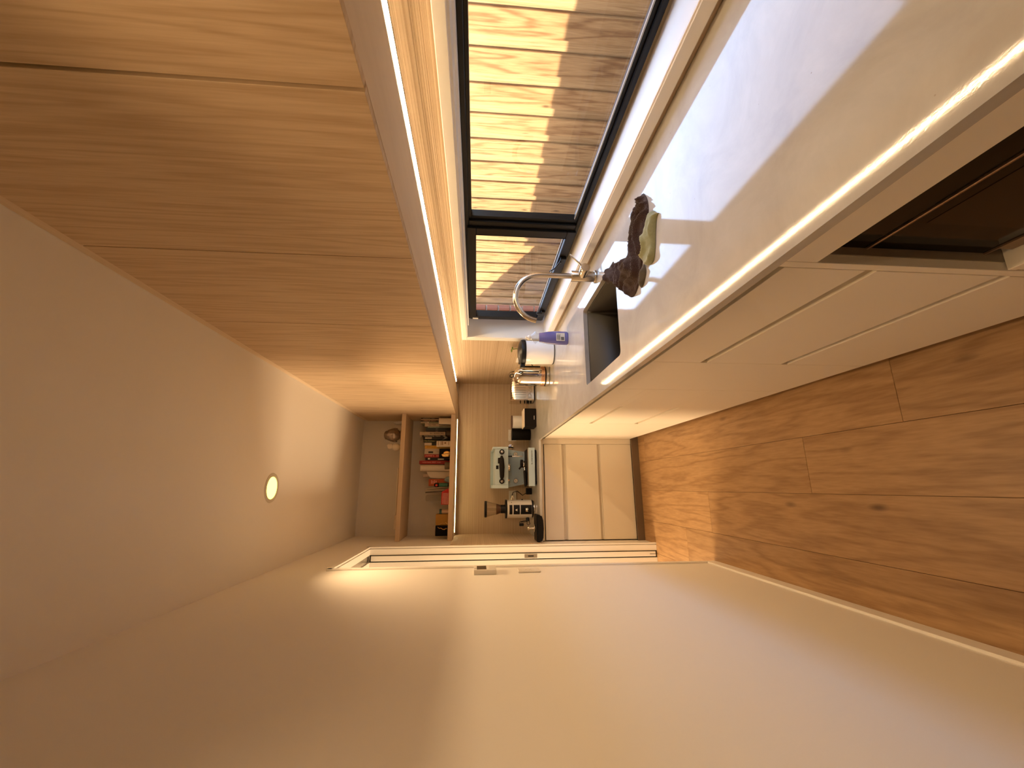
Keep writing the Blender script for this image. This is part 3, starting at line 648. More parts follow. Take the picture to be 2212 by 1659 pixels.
brown = [(0.918, 1.112), (0.893, 1.124), (0.882, 1.150), (0.874, 1.168), (0.855, 1.172), (0.838, 1.195), (0.812, 1.212), (0.785, 1.228), (0.775, 1.262), (0.805, 1.335), (0.832, 1.400), (0.838, 1.470), (0.822, 1.512), (0.795, 1.505), (0.785, 1.450), (0.752, 1.408), (0.7023, 1.355), (0.6528, 1.3026), (0.6258, 1.2721), (0.6183, 1.2351), (0.640, 1.195), (0.680, 1.165), (0.730, 1.135), (0.7878, 1.100), (0.830, 1.078), (0.870, 1.080), (0.900, 1.096)]
tag(cloth('hand_towel', brown, ZCT, 0.024, 0.022, M['terry'], 2.3, (-0.75, 0.55), ridge=0.012, k=0.009, freq=52), 'crumpled dark brown terry hand towel lying across the sink corner', 'towel')
green = [(0.812, 1.052), (0.785, 1.034), (0.772, 1.012), (0.7763, 1.0329), (0.7507, 1.0416), (0.7309, 1.0494), (0.700, 1.056), (0.6633, 1.068), (0.6514, 1.0878), (0.664, 1.128), (0.690, 1.143), (0.728, 1.127), (0.757, 1.110), (0.783, 1.095), (0.803, 1.074)]
tag(cloth('dish_cloth', green, ZCT+0.001, 0.030, 0.014, M['green_cloth'], 8.1, (-0.8, 0.6), k=0.009, freq=44), 'scrunched sage green dish cloth against the brown towel', 'cloth')
grey = [(0.690, 1.146), (0.660, 1.134), (0.640, 1.140), (0.614, 1.172), (0.622, 1.190), (0.645, 1.180), (0.672, 1.160)]
tag(cloth('cleaning_cloth', grey, ZCT+0.0008, 0.022, 0.008, M['grey_cloth'], 5.5, (-0.7, 0.7), k=0.010, freq=46), 'small dark grey rag poking out beyond the green cloth', 'cloth')

# ------------------------------------------------------------------ washing-up bottle
t = thing('soap_bottle', 'purple washing-up liquid bottle with clear diamond cap beside the sink', 'bottle', (0.843, 2.262, ZCT))
violet = plain('violet_liquid', (0.16, 0.15, 0.42), 0.12, trans=0.25, coat=0.6)
def oval(prof, cx, cy, z, ratio, mat, name, par, seg=24):
    mb = MB().lathe(prof, (0, 0, 0), seg=seg); bmesh.ops.scale(mb.bm, vec=(1, ratio, 1), verts=mb.bm.verts); bmesh.ops.translate(mb.bm, vec=(cx, cy, z), verts=mb.bm.verts)
    return mb.build(name, mat, par, smooth=True)
oval([(0.036, 0), (0.041, 0.006), (0.0415, 0.075), (0.038, 0.11), (0.031, 0.150), (0.028, 0.168), (0.0, 0.168)], 0.843, 2.262, ZCT+0.0005, 0.55, violet, 'liquid_body', t)
oval([(0.026, 0), (0.026, 0.010), (0.040, 0.022), (0.014, 0.047), (0.0, 0.047)], 0.843, 2.262, 1.069, 0.55, M['clear'], 'clear_shoulder', t, seg=8)
oval([(0.009, 0), (0.013, 0.006), (0.015, 0.014), (0.011, 0.022), (0.008, 0.024), (0.009, 0.034), (0, 0.034)], 0.841, 2.262, 1.114, 1.0, M['plate'], 'nozzle', t)
lb = MB(); lb.box(0.818, 0.866, 2.2375, 2.2385, 0.922, 0.972, bev=0.0004); lab_ = lb.build('label', colmat('bottle_label', (0.66, 0.62, 0.55)), t, label='cream label with small print and a barcode')
mb = MB()
for i in range(9): mb.box(0.822+i*0.0023, 0.8232+i*0.0023+(0.0006 if i % 3 == 0 else 0), 2.2368, 2.2375, 0.926, 0.944)
for i in range(6): mb.box(0.822, 0.860-0.004*(i % 3), 2.2368, 2.2375, 0.949+i*0.0035, 0.9505+i*0.0035)
mb.build('small_print', M['dark_mark'], lab_)

# ------------------------------------------------------------------ white bin, sprig, kettle, toaster
bx, by = 0.905, 2.730
t = thing('compost_bin', 'glossy white round bin with black lid behind the soap bottle', 'bin', (bx, by, ZCT))
MB().lathe([(0.072, 0.0), (0.078, 0.006), (0.080, 0.012), (0.083, 0.195), (0.0, 0.195)], (bx, by, ZCT+0.0005), seg=48).build('body', M['gloss_white'], t, smooth=True)
MB().lathe([(0.0785, 0.0), (0.0785, 0.004)], (bx, by, ZCT+0.0004), seg=40).build('foot_ring', M['black'], t)
MB().lathe([(0.085, 0.196), (0.089, 0.200), (0.090, 0.214), (0.086, 0.226), (0.060, 0.240), (0.03, 0.247), (0.0, 0.249)], (bx, by, ZCT), seg=48, cap=False).build('lid', M['black'], t, smooth=True)
MB().box(bx-0.112, bx-0.086, by-0.022, by+0.012, 1.100, 1.132, bev=0.006, seg=2).build('lid_hinge', M['black'], t)
t = thing('plant_cutting', 'small green leafy sprig in a glass tube showing above the black bin lid', 'plant', (1.003, 2.96, ZCT))
MB().lathe([(0.018, 0), (0.018, 0.09), (0.015, 0.10), (0.015, 0.16)], (1.003, 2.96, ZCT+0.0005), seg=16).build('glass_tube', M['clear'], t, smooth=True)
MB().tube([(1.003, 2.96, 0.93), (1.004, 2.955, 1.08), (1.006, 2.95, 1.14), (1.000, 2.95, 1.165)], 0.0028, seg=6).build('stem', M['leaf'], t)
for (dx, dz, dl) in ((-0.020, 0.028, 0.013), (0.014, 0.016, 0.010)):
    MB().ball((1.002+dx*0.6, 2.95, 1.158+dz*0.5), dl, 0.003, 0.006, u=10, v=6).build('leaf', M['leaf'], t, smooth=True)
kx, ky = 0.794, 2.945
t = thing('kettle', 'polished chrome domed kettle with black base band and ring knob', 'kettle', (kx, ky, ZCT))
MB().lathe([(0.070, 0), (0.0755, 0.003), (0.0755, 0.022), (0.073, 0.024)], (kx, ky, ZCT+0.0005), seg=48).build('base', M['chrome2'], t, smooth=True)
MB().lathe([(0.0735, 0.024), (0.0735, 0.034)], (kx, ky, ZCT), seg=48).build('base_band', M['black'], t, smooth=True)
MB().lathe([(0.0742, 0.034), (0.0742, 0.062)], (kx, ky, ZCT), seg=48).build('lower_collar', M['copper'], t, smooth=True, label='coppery lower collar')
body = MB().lathe([(0.0730, 0.062), (0.0725, 0.070), (0.0725, 0.190), (0.0705, 0.215), (0.062, 0.238), (0.045, 0.250), (0.022, 0.256), (0.0, 0.257)], (kx, ky, ZCT), seg=64, cap=False)
body.build('body', M['chrome'], t, smooth=True)
ring = MB(); ring.tube([(kx+0.013*math.cos(a), ky, 1.171+0.013*math.sin(a)) for a in [2*PI*i/20 for i in range(21)]], 0.003, seg=8, cap=False)
ring.build('lid_ring', M['black'], t, smooth=True)
MB().lathe([(0.010, 0.0), (0.008, 0.006)], (kx, ky, 1.155), seg=16).build('lid_knob', M['black'], t, smooth=True)
hp = [(kx+0.012, ky-0.064, 1.125), (kx+0.013, ky-0.100, 1.128), (kx+0.013, ky-0.113, 1.105), (kx+0.013, ky-0.113, 1.04), (kx+0.013, ky-0.112, 0.985), (kx+0.012, ky-0.092, 0.968), (kx+0.012, ky-0.070, 0.966)]
MB().tube(hp, 0.0075, seg=12).build('handle', M['chrome2'], t, smooth=True)
MB().tube([(p[0]-0.010, p[1]+0.004, p[2]) for p in hp[1:5]], 0.0045, seg=8).build('handle_grip', M['black'], t, smooth=True)
MB().box(kx+0.058, kx+0.066, ky-0.045, ky-0.030, 0.965, 1.105, bev=0.002).build('gauge', M['black'], t)
for a in (-150, -105, -60):
    r_ = math.radians(a); MB().ball((kx+0.0742*math.cos(r_), ky+0.0742*math.sin(r_), 0.948), 0.003, u=8, v=6).build('rivet', M['black'], t)
tag(MB().tube([(0.880, 3.02, 0.93), (0.890, 3.06, 0.96), (0.92, 3.12, 0.985), (0.962, 3.18, 1.0), (0.975, 3.22, 1.03), (0.984, 3.262, 1.060)], 0.003, seg=6).build('kettle_cable', M['black'], None, smooth=True), 'thin black cable looping behind the kettle to the socket', 'cable')
# toaster
t = thing('toaster', 'chrome long-slot toaster with dark ribs and raised lettering behind the kettle', 'toaster', (0.885, 3.74, ZCT))
TX0, TX1, TY0, TY1 = 0.760, 1.018, 3.645, 3.840
prof = []
for k in range(7): a = math.radians(180-k*15); prof.append((TY0+0.05+0.05*math.cos(a), 1.072+0.045*math.sin(a)))
for k in range(7): a = math.radians(90-k*15); prof.append((TY1-0.05+0.05*math.cos(a), 1.072+0.045*math.sin(a)))
prof += [(TY1, 0.912), (TY0, 0.912)]
MB().prism(prof, 'X', TX0, TX1).build('shell', M['chrome2'], t, smooth=True)
MB().prism([(y, z) for y, z in [(TY0-0.006, 0.97), (TY0+0.03, 1.126), (TY1-0.03, 1.126), (TY1+0.004, 0.97), (TY1+0.004, 0.912), (TY0-0.006, 0.912)]], 'X', TX1-0.012, TX1+0.003).build('end_plate', M['chrome2'], t)
MB().prism([(y, z) for y, z in [(TY0-0.006, 0.97), (TY0-0.004, 1.08), (TY0+0.03, 1.126), (TY1-0.03, 1.126), (TY1+0.004, 0.97), (TY1+0.004, 0.912), (TY0-0.006, 0.912)]], 'X', TX0-0.006, TX0+0.004).build('end_plate', M['chrome'], t)
B('base', M['black'], t, TX0+0.002, TX1-0.002, TY0+0.004, TY1-0.004, ZCT+0.0005, 0.912)
for i in range(10):
    x = TX0+0.024+i*0.0215; B('rib_slot', M['dark_mark'], t, x, x+0.0022, TY0-0.0012, TY0+0.001, 0.985, 1.072)
    MB().tube([(x+0.001, TY0+0.05+0.0506*math.cos(a), 1.072+0.0456*math.sin(a)) for a in [math.radians(180-k*15) for k in range(7)]], 0.0013, seg=4).build('rib_slot', M['dark_mark'], t)
for z, w in ((0.935, 0.020), (0.962, 0.028), (0.990, 0.014), (1.030, 0.010)): MB().lathe([(w*0.45, 0), (w*0.45, 0.016)], (TX0-0.022, TY0+0.06, z), axis='X', seg=14).build('control_knob', M['black'], t, smooth=True)
text('lettering', 'Dualit', M['steel'], t, (0.857, TY0-0.0035, 0.950), (1, 0, 0), (0, 0, 1), 0.050, width=0.165)
text('lettering', 'Dualit', M['dark_mark'], t, (0.8585, TY0-0.0012, 0.9485), (1, 0, 0), (0, 0, 1), 0.050, width=0.165)  # dark offset copy: painted shadow behind the raised letters

# ------------------------------------------------------------------ box, canisters, sockets
t = thing('bread_box', 'low black box with pale top edge on the worktop below the shelf end', 'box', (0.592, 3.68, ZCT))
B('body', M['matt_black'], t, 0.510, 0.674, 3.600, 3.760, ZCT+0.0005, 1.004, bev=0.004)
B('top_edge', M['cream'], t, 0.510, 0.674, 3.600, 3.760, 1.0045, 1.012, bev=0.002, label='pale flat lid')
B('maker_mark', M['light_mark'], t, 0.575, 0.609, 3.5990, 3.5998, 0.918, 0.922)
def canister(cx, cy, r, h, m, lid, label):
    t = thing('canister', label, 'canister', (cx, cy, ZCT))
    MB().lathe([(r*0.96, 0), (r, 0.004), (r, h-0.012), (r*0.99, h-0.010)], (cx, cy, ZCT+0.0005), seg=36).build('body', m, t, smooth=True)
    MB().lathe([(r*1.03, h-0.010), (r*1.04, h-0.006), (r*1.03, h-0.001), (r*0.9, h)], (cx, cy, ZCT+0.0005), seg=36).build('lid', lid, t, smooth=True)
canister(0.600, 3.920, 0.060, 0.196, M['white'], colmat('dark_wood_lid', (0.10, 0.05, 0.035)), 'white round canister with dark lid behind the black box')
canister(0.4985, 4.045, 0.0575, 0.184, M['matt_black'], M['black'], 'tall plain black canister between white canister and coffee machine')
def socket(label, x0, x1, z0, z1):
    t = thing('power_outlet', label, 'power outlet', ((x0+x1)/2, YB-0.012, (z0+z1)/2), 'white double sockets on the splashback')
    B('plate', M['plate'], t, x0, x1, YB-0.021, YB-0.0125, z0, z1, bev=0.002)
    for f in (0.25, 0.75):
        x = x0+(x1-x0)*f
        mb = MB(); mb.box(x-0.009, x-0.006, YB-0.0218, YB-0.021, z0+0.028, z0+0.038).box(x+0.006, x+0.009, YB-0.0218, YB-0.021, z0+0.028, z0+0.038).box(x-0.0015, x+0.0015, YB-0.0218, YB-0.021, z0+0.016, z0+0.025)
        mb.build('pin_holes', M['dark_mark'], t)
        B('switch_key', M['white'], t, x-0.005, x+0.005, YB-0.0228, YB-0.021, z1-0.024, z1-0.012)
socket('white double socket on the splashback behind the black canister', 0.445, 0.561, 1.027, 1.1062)
socket('white double socket on the splashback behind the coffee grinder', -0.150, -0.0367, 1.031, 1.1031)
t = thing('power_outlet', 'white socket on the window-side splashback behind the kettle', 'power outlet', (1.03, 3.3, 1.06))
B('plate', M['plate'], t, 1.021, 1.0295, 3.235, 3.355, 1.030, 1.103, bev=0.002)
B('plug', M['black'], t, 0.990, 1.021, 3.27, 3.31, 1.05, 1.085, bev=0.004)
t = thing('wall_knob', 'round chrome disc with black bar on the splashback above the coffee machine side', 'knob', (0.385, YB-0.012, 1.085))
MB().lathe([(0.026, 0.0), (0.028, 0.006), (0.026, 0.014), (0.0, 0.016)], (0.385, YB-0.0125, 1.085), axis=Vector((0, -1, 0)), seg=28).build('disc', M['chrome'], t, smooth=True)
B('bar', M['black'], t, 0.378, 0.388, YB-0.042, YB-0.028, 1.058, 1.125, bev=0.003)
# ------------------------------------------------------------------ coffee machine
BL = M['blue']
t = thing('espresso_machine', 'pale blue espresso machine with black paddle and drip tray on back worktop', 'coffee machine', (0.165, 3.85, ZCT))
for x in (0.035, 0.295):
    for yy in (3.66, 4.05): MB().lathe([(0.014, 0), (0.017, 0.018)], (x, yy, ZCT+0.0005), seg=16).build('foot', M['black'], t, smooth=True)
B('base', M['matt_black'], t, 0.022, 0.312, 3.638, 4.10, 0.905, 0.920)
tray = B('drip_tray', BL, t, 0.005, 0.3305, 3.620, 3.86, 0.9175, 0.9735, bev=0.002)
B('tray_rim', M['chrome'], tray, 0.005, 0.3305, 3.619, 3.860, 0.974, 0.980, bev=0.001)
B('tray_grid', M['matt_black'], tray, 0.015, 0.320, 3.632, 3.845, 0.980, 0.982)
text('lettering', 'la marzocco', M['dark_mark'], tray, (0.247, 3.6190, 0.944), (1, 0, 0), (0, 0, 1), 0.019, width=0.118)
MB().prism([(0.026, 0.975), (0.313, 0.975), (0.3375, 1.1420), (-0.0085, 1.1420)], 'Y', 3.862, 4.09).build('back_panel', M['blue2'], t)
B('upper_body', BL, t, 0.0165, 0.3265, 3.700, 4.10, 1.1425, 1.259, bev=0.002)
B('side_plate', BL, t, -0.0125, 0.0160, 3.695, 4.10, 1.1425, 1.2790, bev=0.001)
B('side_plate', BL, t, 0.3270, 0.3440, 3.695, 4.10, 1.1425, 1.2790, bev=0.001)
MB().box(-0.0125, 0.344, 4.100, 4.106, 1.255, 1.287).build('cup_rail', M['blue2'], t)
pad = MB().tube([(0.060, 3.668, 1.200), (0.085, 3.660, 1.200), (0.165, 3.655, 1.201), (0.235, 3.658, 1.203), (0.262, 3.668, 1.203)], [0.010, 0.019, 0.0235, 0.020, 0.009], seg=14).build('paddle', M['matt_black'], t, smooth=True)
MB().box(0.196, 0.246, 3.648, 3.672, 1.212, 1.236, bev=0.006, seg=2).build('paddle_thumb', M['matt_black'], pad)
for x in (0.085, 0.24): MB().tube([(x, 3.700, 1.2), (x, 3.668, 1.2)], 0.006, seg=8).build('paddle_post', M['chrome'], t, smooth=True)
for x, m2 in ((0.0475, M['chrome2']), (0.2985, M['chrome2'])):
    kn = MB().lathe([(0.0225, 0.0), (0.0225, 0.016), (0.018, 0.020), (0.0, 0.020)], (x, 3.700, 1.1995), axis=Vector((0, -1, 0)), seg=28).build('valve_knob', M['black'], t, smooth=True)
    MB().lathe([(0.0135, 0.020), (0.012, 0.024), (0.0, 0.025)], (x, 3.700, 1.1995), axis=Vector((0, -1, 0)), seg=20).build('knob_cap', m2, kn, smooth=True)
B('display', M['black'], t, 0.150, 0.182, 3.6985, 3.6998, 1.228, 1.250)
MB().lathe([(0.036, 0), (0.036, -0.014), (0.030, -0.022), (0.0, -0.022)], (0.1675, 3.765, 1.1422), seg=28).build('brew_group', M['chrome'], t, smooth=True)
for x in (0.0530, 0.2905):
    g_ = MB().lathe([(0.0205, 0.0), (0.0205, 0.012), (0.019, 0.014)], (x, 3.8618, 1.0640), axis=Vector((0, -1, 0)), seg=28).build('pressure_gauge', M['chrome2'], t, smooth=True)
    MB().lathe([(0.017, 0.0145), (0.017, 0.0150)], (x, 3.8618, 1.0640), axis=Vector((0, -1, 0)), seg=24).build('dial', M['cream'], g_)
    MB().tube([(x-0.007, 3.8460, 1.0575), (x+0.008, 3.8460, 1.0705)], 0.0012, seg=5).build('needle', M['dark_mark'], g_)
wand = MB().tube([(0.2640, 3.760, 1.142), (0.2640, 3.745, 1.105), (0.2640, 3.742, 1.06), (0.2640, 3.742, 1.010)], [0.0035, 0.0045, 0.0055, 0.0050], seg=10).build('steam_wand', M['chrome'], t, smooth=True)
MB().tube([(0.2640, 3.744, 1.140), (0.2640, 3.7425, 1.105)], 0.0062, seg=10).build('wand_sleeve', M['black'], wand, smooth=True)
MB().lathe([(0.009, 0), (0.009, -0.016)], (0.058, 3.80, 1.1422), seg=12).build('water_spout', M['copper'], t, smooth=True)
for x, z in ((0.0325, 1.112), (0.300, 1.112), (0.036, 1.0, ), (0.298, 1.0)):
    MB().ball((x, 3.861, z), 0.003, 0.002, 0.003, u=8, v=6).build('screw', M['chrome'], t)
# portafilter lying on the tray
t = thing('portafilter', 'chrome portafilter with black handle lying on the drip tray', 'portafilter', (0.12, 3.70, 0.983))
MB().lathe([(0.027, 0), (0.029, 0.004), (0.031, 0.024), (0.033, 0.026), (0.033, 0.030), (0.0, 0.030)], (0.192, 3.710, 0.9826), seg=28).build('basket', M['chrome'], t, smooth=True)
MB().lathe([(0.034, 0.030), (0.035, 0.034), (0.035, 0.050), (0.030, 0.052), (0, 0.052)], (0.198, 3.710, 0.9826), seg=28).build('dosing_funnel', M['matt_black'], t, smooth=True)
MB().tube([(0.170, 3.70, 1.034), (0.158, 3.70, 1.040), (0.150, 3.70, 1.048)], 0.007, seg=8).build('spout_ear', M['matt_black'], t, smooth=True)
MB().tube([(0.165, 3.692, 1.000), (0.135, 3.686, 0.999)], [0.006, 0.006], seg=10).build('neck', M['chrome'], t, smooth=True)
MB().tube([(0.138, 3.686, 1.000), (0.128, 3.684, 0.999), (0.07, 3.673, 0.997), (0.02, 3.664, 0.995), (0.004, 3.661, 0.995)], [0.0085, 0.012, 0.0125, 0.013, 0.009], seg=14).build('handle', M['matt_black'], t, smooth=True)
t = thing('plug_adapter', 'black upright plug adapter beside the coffee machine base', 'adapter', (-0.045, 3.99, ZCT))
MB().box(-0.070, -0.012, 3.975, 4.010, ZCT+0.0005, 0.956, bev=0.005).build('body', M['black'], t)
tag(MB().tube([(-0.060, 3.99, 0.957), (-0.078, 4.02, 0.985), (-0.040, 4.05, 1.03), (-0.050, 4.10, 1.065), (-0.085, 4.13, 1.078), (-0.100, YB-0.023, 1.070)], 0.0035, seg=7).build('power_cable', M['black'], None, smooth=True), 'black cable arching from the adapter up to the socket by the grinder', 'cable')
# ------------------------------------------------------------------ grinder
gx, gy = -0.190, 3.815
t = thing('coffee_grinder', 'cream cylindrical coffee grinder with black collar and clear bean hopper', 'coffee grinder', (gx, gy, ZCT))
MB().lathe([(0.066, 0), (0.069, 0.004), (0.069, 0.014), (0.066, 0.018)], (gx, gy, ZCT+0.0005), seg=40).build('base_plate', M['chrome2'], t, smooth=True)
MB().lathe([(0.0745, 0.018), (0.0745, 0.032)], (gx, gy, ZCT+0.0005), seg=40).build('lower_collar', M['black'], t, smooth=True)
MB().lathe([(0.077, 0.032), (0.077, 0.246), (0.075, 0.248)], (gx, gy, ZCT), seg=48).build('body', M['grinder'], t, smooth=True)
MB().lathe([(0.079, 0.248), (0.080, 0.252), (0.079, 0.262), (0.0, 0.262)], (gx, gy, ZCT), seg=40).build('upper_collar', M['black'], t, smooth=True)
MB().lathe([(0.040, 0.262), (0.036, 0.272), (0.036, 0.302), (0.0, 0.302)], (gx, gy, ZCT), seg=28).build('hopper_neck', M['black'], t, smooth=True)
MB().lathe([(0.034, 0.303), (0.047, 0.340), (0.0, 0.340)], (gx, gy, ZCT), seg=24).build('coffee_beans', M['beans'], t, smooth=True)
MB().lathe([(0.036, 0.303), (0.066, 0.423), (0.064, 0.423), (0.034, 0.305)], (gx, gy, ZCT), seg=32, cap=False).build('clear_hopper', M['clear'], t, smooth=True)
MB().lathe([(0.011, 0.341), (0.014, 0.38), (0.011, 0.424)], (gx, gy, ZCT), seg=16).build('centre_post', M['clear'], t, smooth=True)
MB().lathe([(0.068, 0.4245), (0.070, 0.428), (0.070, 0.441), (0.067, 0.445), (0.0, 0.446)], (gx, gy, ZCT), seg=36).build('hopper_lid', M['black'], t, smooth=True)
def curved(z0, z1, a0, a1, r0, r1, mat, name, par):
    bm = bmesh.new(); n = 8; L = []
    for r in (r0, r1):
        for z in (z0, z1): L.append([bm.verts.new((gx+r*math.sin(math.radians(a0+(a1-a0)*i/n)), gy-r*math.cos(math.radians(a0+(a1-a0)*i/n)), z)) for i in range(n+1)])
    for i in range(n):
        bm.faces.new((L[0][i], L[0][i+1], L[1][i+1], L[1][i])); bm.faces.new((L[2][i], L[2][i+1], L[3][i+1], L[3][i]))
        bm.faces.new((L[1][i], L[1][i+1], L[3][i+1], L[3][i])); bm.faces.new((L[0][i], L[0][i+1], L[2][i+1], L[2][i]))
    for i in (0, n): bm.faces.new((L[0][i], L[1][i], L[3][i], L[2][i]))
    mb = MB(); mb.bm.free(); mb.bm = bm; return mb.build(name, mat, par)
curved(1.104, 1.130, -32, 28, 0.0765, 0.0785, M['black'], 'display', t)
ps = curved(1.040, 1.094, -32, 28, 0.0765, 0.0790, M['black'], 'front_plate', t)
curved(0.934, 1.032, -32, 28, 0.0765, 0.0785, M['black'], 'chute_recess', t)
MB().prism([(gx-0.016, 1.062), (gx+0.006, 1.062), (gx-0.005, 1.080)], 'Y', gy-0.0800, gy-0.0792).build('emblem', M['light_mark'], ps)
MB().lathe([(0.018, 0), (0.020, 0.010), (0.016, 0.022)], (gx-0.004, gy-0.078, 0.968), seg=18).build('spout', M['chrome'], t, smooth=True)
MB().prism([(gx+0.052, 1.107), (gx+0.060, 1.107), (gx+0.056, 1.116)], 'Y', gy-0.0545, gy-0.0520).build('badge', M['dark_mark'], t)
MB().lathe([(0.016, 0), (0.016, 0.020), (0.011, 0.021), (0.010, 0.038), (0.0, 0.038)], (gx+0.076, gy-0.01, 1.095), axis='X', seg=20).build('adjust_knob', M['chrome'], t, smooth=True)
MB().lathe([(0.008, 0), (0.008, 0.008), (0, 0.008)], (gx+0.076, gy-0.01, 1.012), axis='X', seg=14).build('side_button', M['black'], t, smooth=True)
# hooks holding a portafilter on the grinder's left
MB().tube([(gx-0.075, gy-0.02, 0.968), (gx-0.100, gy-0.03, 0.966)], 0.016, seg=12).build('fork_knob', M['black'], t, smooth=True)
fk = MB(); fk.tube([(gx-0.095, gy-0.03, 0.972), (gx-0.102, gy-0.03, 1.010), (gx-0.108, gy-0.03, 1.038), (gx-0.118, gy-0.03, 1.040)], 0.003, seg=6).tube([(gx-0.105, gy-0.03, 0.972), (gx-0.110, gy-0.03, 1.030)], 0.003, seg=6)
fk.box(gx-0.142, gx-0.118, gy-0.040, gy-0.020, 1.002, 1.042, bev=0.004).build('fork', M['black'], t)
MB().tube([(gx-0.100, gy-0.03, 0.955), (gx-0.125, gy-0.03, 0.948), (gx-0.135, gy-0.03, 0.962), (gx-0.125, gy-0.03, 0.975), (gx-0.102, gy-0.03, 0.972)], 0.003, seg=6).build('loop_wire', M['black'], t)
# tamping mat and tamper
t = thing('tamping_mat', 'thick black rubber tamping mat hooked over the worktop edge', 'mat', (-0.325, 3.50, ZCT))
prof = []
def rr(x0, x1, z0, z1, r, n=5):
    P = []
    for cx, cz, a0 in ((x1-r, z1-r, 0), (x0+r, z1-r, 90), (x0+r, z0+r, 180), (x1-r, z0+r, 270)):
        for k in range(n): a = math.radians(a0+k*90/(n-1)); P.append((cx+r*math.cos(a), cz+r*math.sin(a)))
    return P
MB().prism(rr(-0.4305, -0.2215, 0.9005, 0.930, 0.010), 'Y', 3.4895, 3.65).build('pad', M['rubber'], t, smooth=True)
MB().prism([(-0.4270, 0.918), (-0.2260, 0.921), (-0.2290, 0.890), (-0.262, 0.8785), (-0.325, 0.8745), (-0.395, 0.8790), (-0.4215, 0.890)], 'Y', 3.4745, 3.4890).build('front_lip', M['rubber'], t)
t = thing('tamper', 'chrome coffee tamper standing on the black mat', 'tamper', (-0.330, 3.56, 0.93))
MB().lathe([(0.028, 0.0), (0.029, 0.003), (0.029, 0.010), (0.022, 0.014), (0.010, 0.016), (0.0085, 0.022), (0.0085, 0.054), (0.016, 0.056), (0.017, 0.062), (0.010, 0.066), (0, 0.067)], (-0.330, 3.560, 0.9302), seg=28).build('body', M['chrome'], t, smooth=True)

# ------------------------------------------------------------------ left wall fittings
t = thing('thermostat', 'beige wall control unit with small dark screen beside the door opening', 'thermostat', (XL, 2.36, 1.365))
B('housing', M['plate'], t, XL+0.0005, XL+0.024, 2.318, 2.440, 1.309, 1.426, bev=0.002)
B('screen', M['screen'], t, XL+0.0240, XL+0.0246, 2.332, 2.430, 1.360, 1.410)
B('flap', M['trim'], t, XL+0.0240, XL+0.0252, 2.326, 2.434, 1.345, 1.358)
for z in (1.414, 1.420): MB().ball((XL+0.0242, 2.36, z), 0.002, u=8, v=6).build('indicator', M['dark_mark'], t)
t = thing('light_switch', 'slim white two-button light switch below the wall control unit', 'switch', (XL, 2.38, 1.13))
B('plate', M['plate'], t, XL+0.0005, XL+0.0095, 2.345, 2.424, 1.072, 1.192, bev=0.003)
for z in (1.125, 1.150): MB().lathe([(0.005, 0), (0.004, 0.003), (0, 0.003)], (XL+0.0095, 2.385, z), axis='X', seg=14).build('button', M['white'], t, smooth=True)

# ------------------------------------------------------------------ books on the lower shelf
ZS = 1.6556
def book(x0, x1, ztop, col, label, y=3.965, depth=0.19, title=None, tcol='light_mark', tsize=None, tz=None, twidth=None, marks=(), rot=0.0, cmat=None):
    cx = (x0+x1)/2
    t = thing('book', label, 'book', (cx, y, ZS), 'books upright on the lower shelf')
    m = cmat or colmat('book_cover_%d' % len(M), col, 0.45)
    w = x1-x0; y1 = min(y+depth, YB-0.001)
    mb = MB().box(x0+0.0002, x1-0.0002, y, y+0.002, ZS, ztop).box(x0+0.0002, x0+0.0016, y+0.002, y1, ZS, ztop).box(x1-0.0016, x1-0.0002, y+0.002, y1, ZS, ztop)
    mb.build('cover', m, t)
    B('pages', M['cream'], t, x0+0.0017, x1-0.0017, y+0.003, y1-0.003, ZS+0.003, ztop-0.003)
    for (za, zb, mc, f0, f1) in marks: B('spine_label', mc, t, x0+w*f0, x0+w*f1, y-0.0006, y-0.0001, za, zb)
    if title: text('title', title, M[tcol], t, (cx, y-0.0009, tz if tz else (ztop+ZS)/2), (0, 0, -1), (1, 0, 0), tsize or w*0.9, width=twidth)
    return t
K = (0.018, 0.014, 0.013); CR = (0.58, 0.49, 0.37)
book(0.6306, 0.6385, 1.951, K, 'thin black book hard against the cupboard end', title='AUSTRALIAN  TABLE', tz=1.88, twidth=0.11)
book(0.6163, 0.6301, 1.955, (0.50, 0.36, 0.24), 'tan-spined book second from the cupboard end')
book(0.6047, 0.6160, 1.9545, K, 'black book with faint red and white title, third from cupboard end', title='FIRE & SALT', tcol='red_mark', tz=1.87, twidth=0.11)
book(0.5888, 0.6044, 1.9535, (0.30, 0.31, 0.20), 'olive book with white label at its head', marks=((1.877, 1.952, M['cream'], 0, 1),), title='MARKET', tcol='dark_mark', tz=1.915, twidth=0.05)
book(0.5587, 0.5885, 1.914, (0.62, 0.50, 0.36), 'cream book lettered GO FISH', title='GO FISH', tcol='dark_mark', tz=1.845, twidth=0.066, tsize=0.024)
book(0.5465, 0.5560, 1.8865, (0.35, 0.42, 0.34), 'thin pale green book beside GO FISH')
book(0.5236, 0.5460, 1.903, (0.035, 0.055, 0.065), 'plain dark blue book', title='ocean', tz=1.80, twidth=0.02, tsize=0.01)
book(0.5069, 0.5234, 1.902, (0.03, 0.018, 0.02), 'dark plum book between the blue and IN SEASON ones', title='bread', tcol='red_mark', tz=1.80, twidth=0.02, tsize=0.01)
book(0.4760, 0.5066, 1.9576, (0.62, 0.51, 0.38), 'tall cream book lettered IN SEASON', title='IN SEASON', tcol='dark_mark', tz=1.800, twidth=0.125, tsize=0.022)
book(0.4607, 0.4757, 1.9346, K, 'slim black book with small white title beside IN SEASON', title='Home Cooking  Classics', tz=1.84, twidth=0.15)
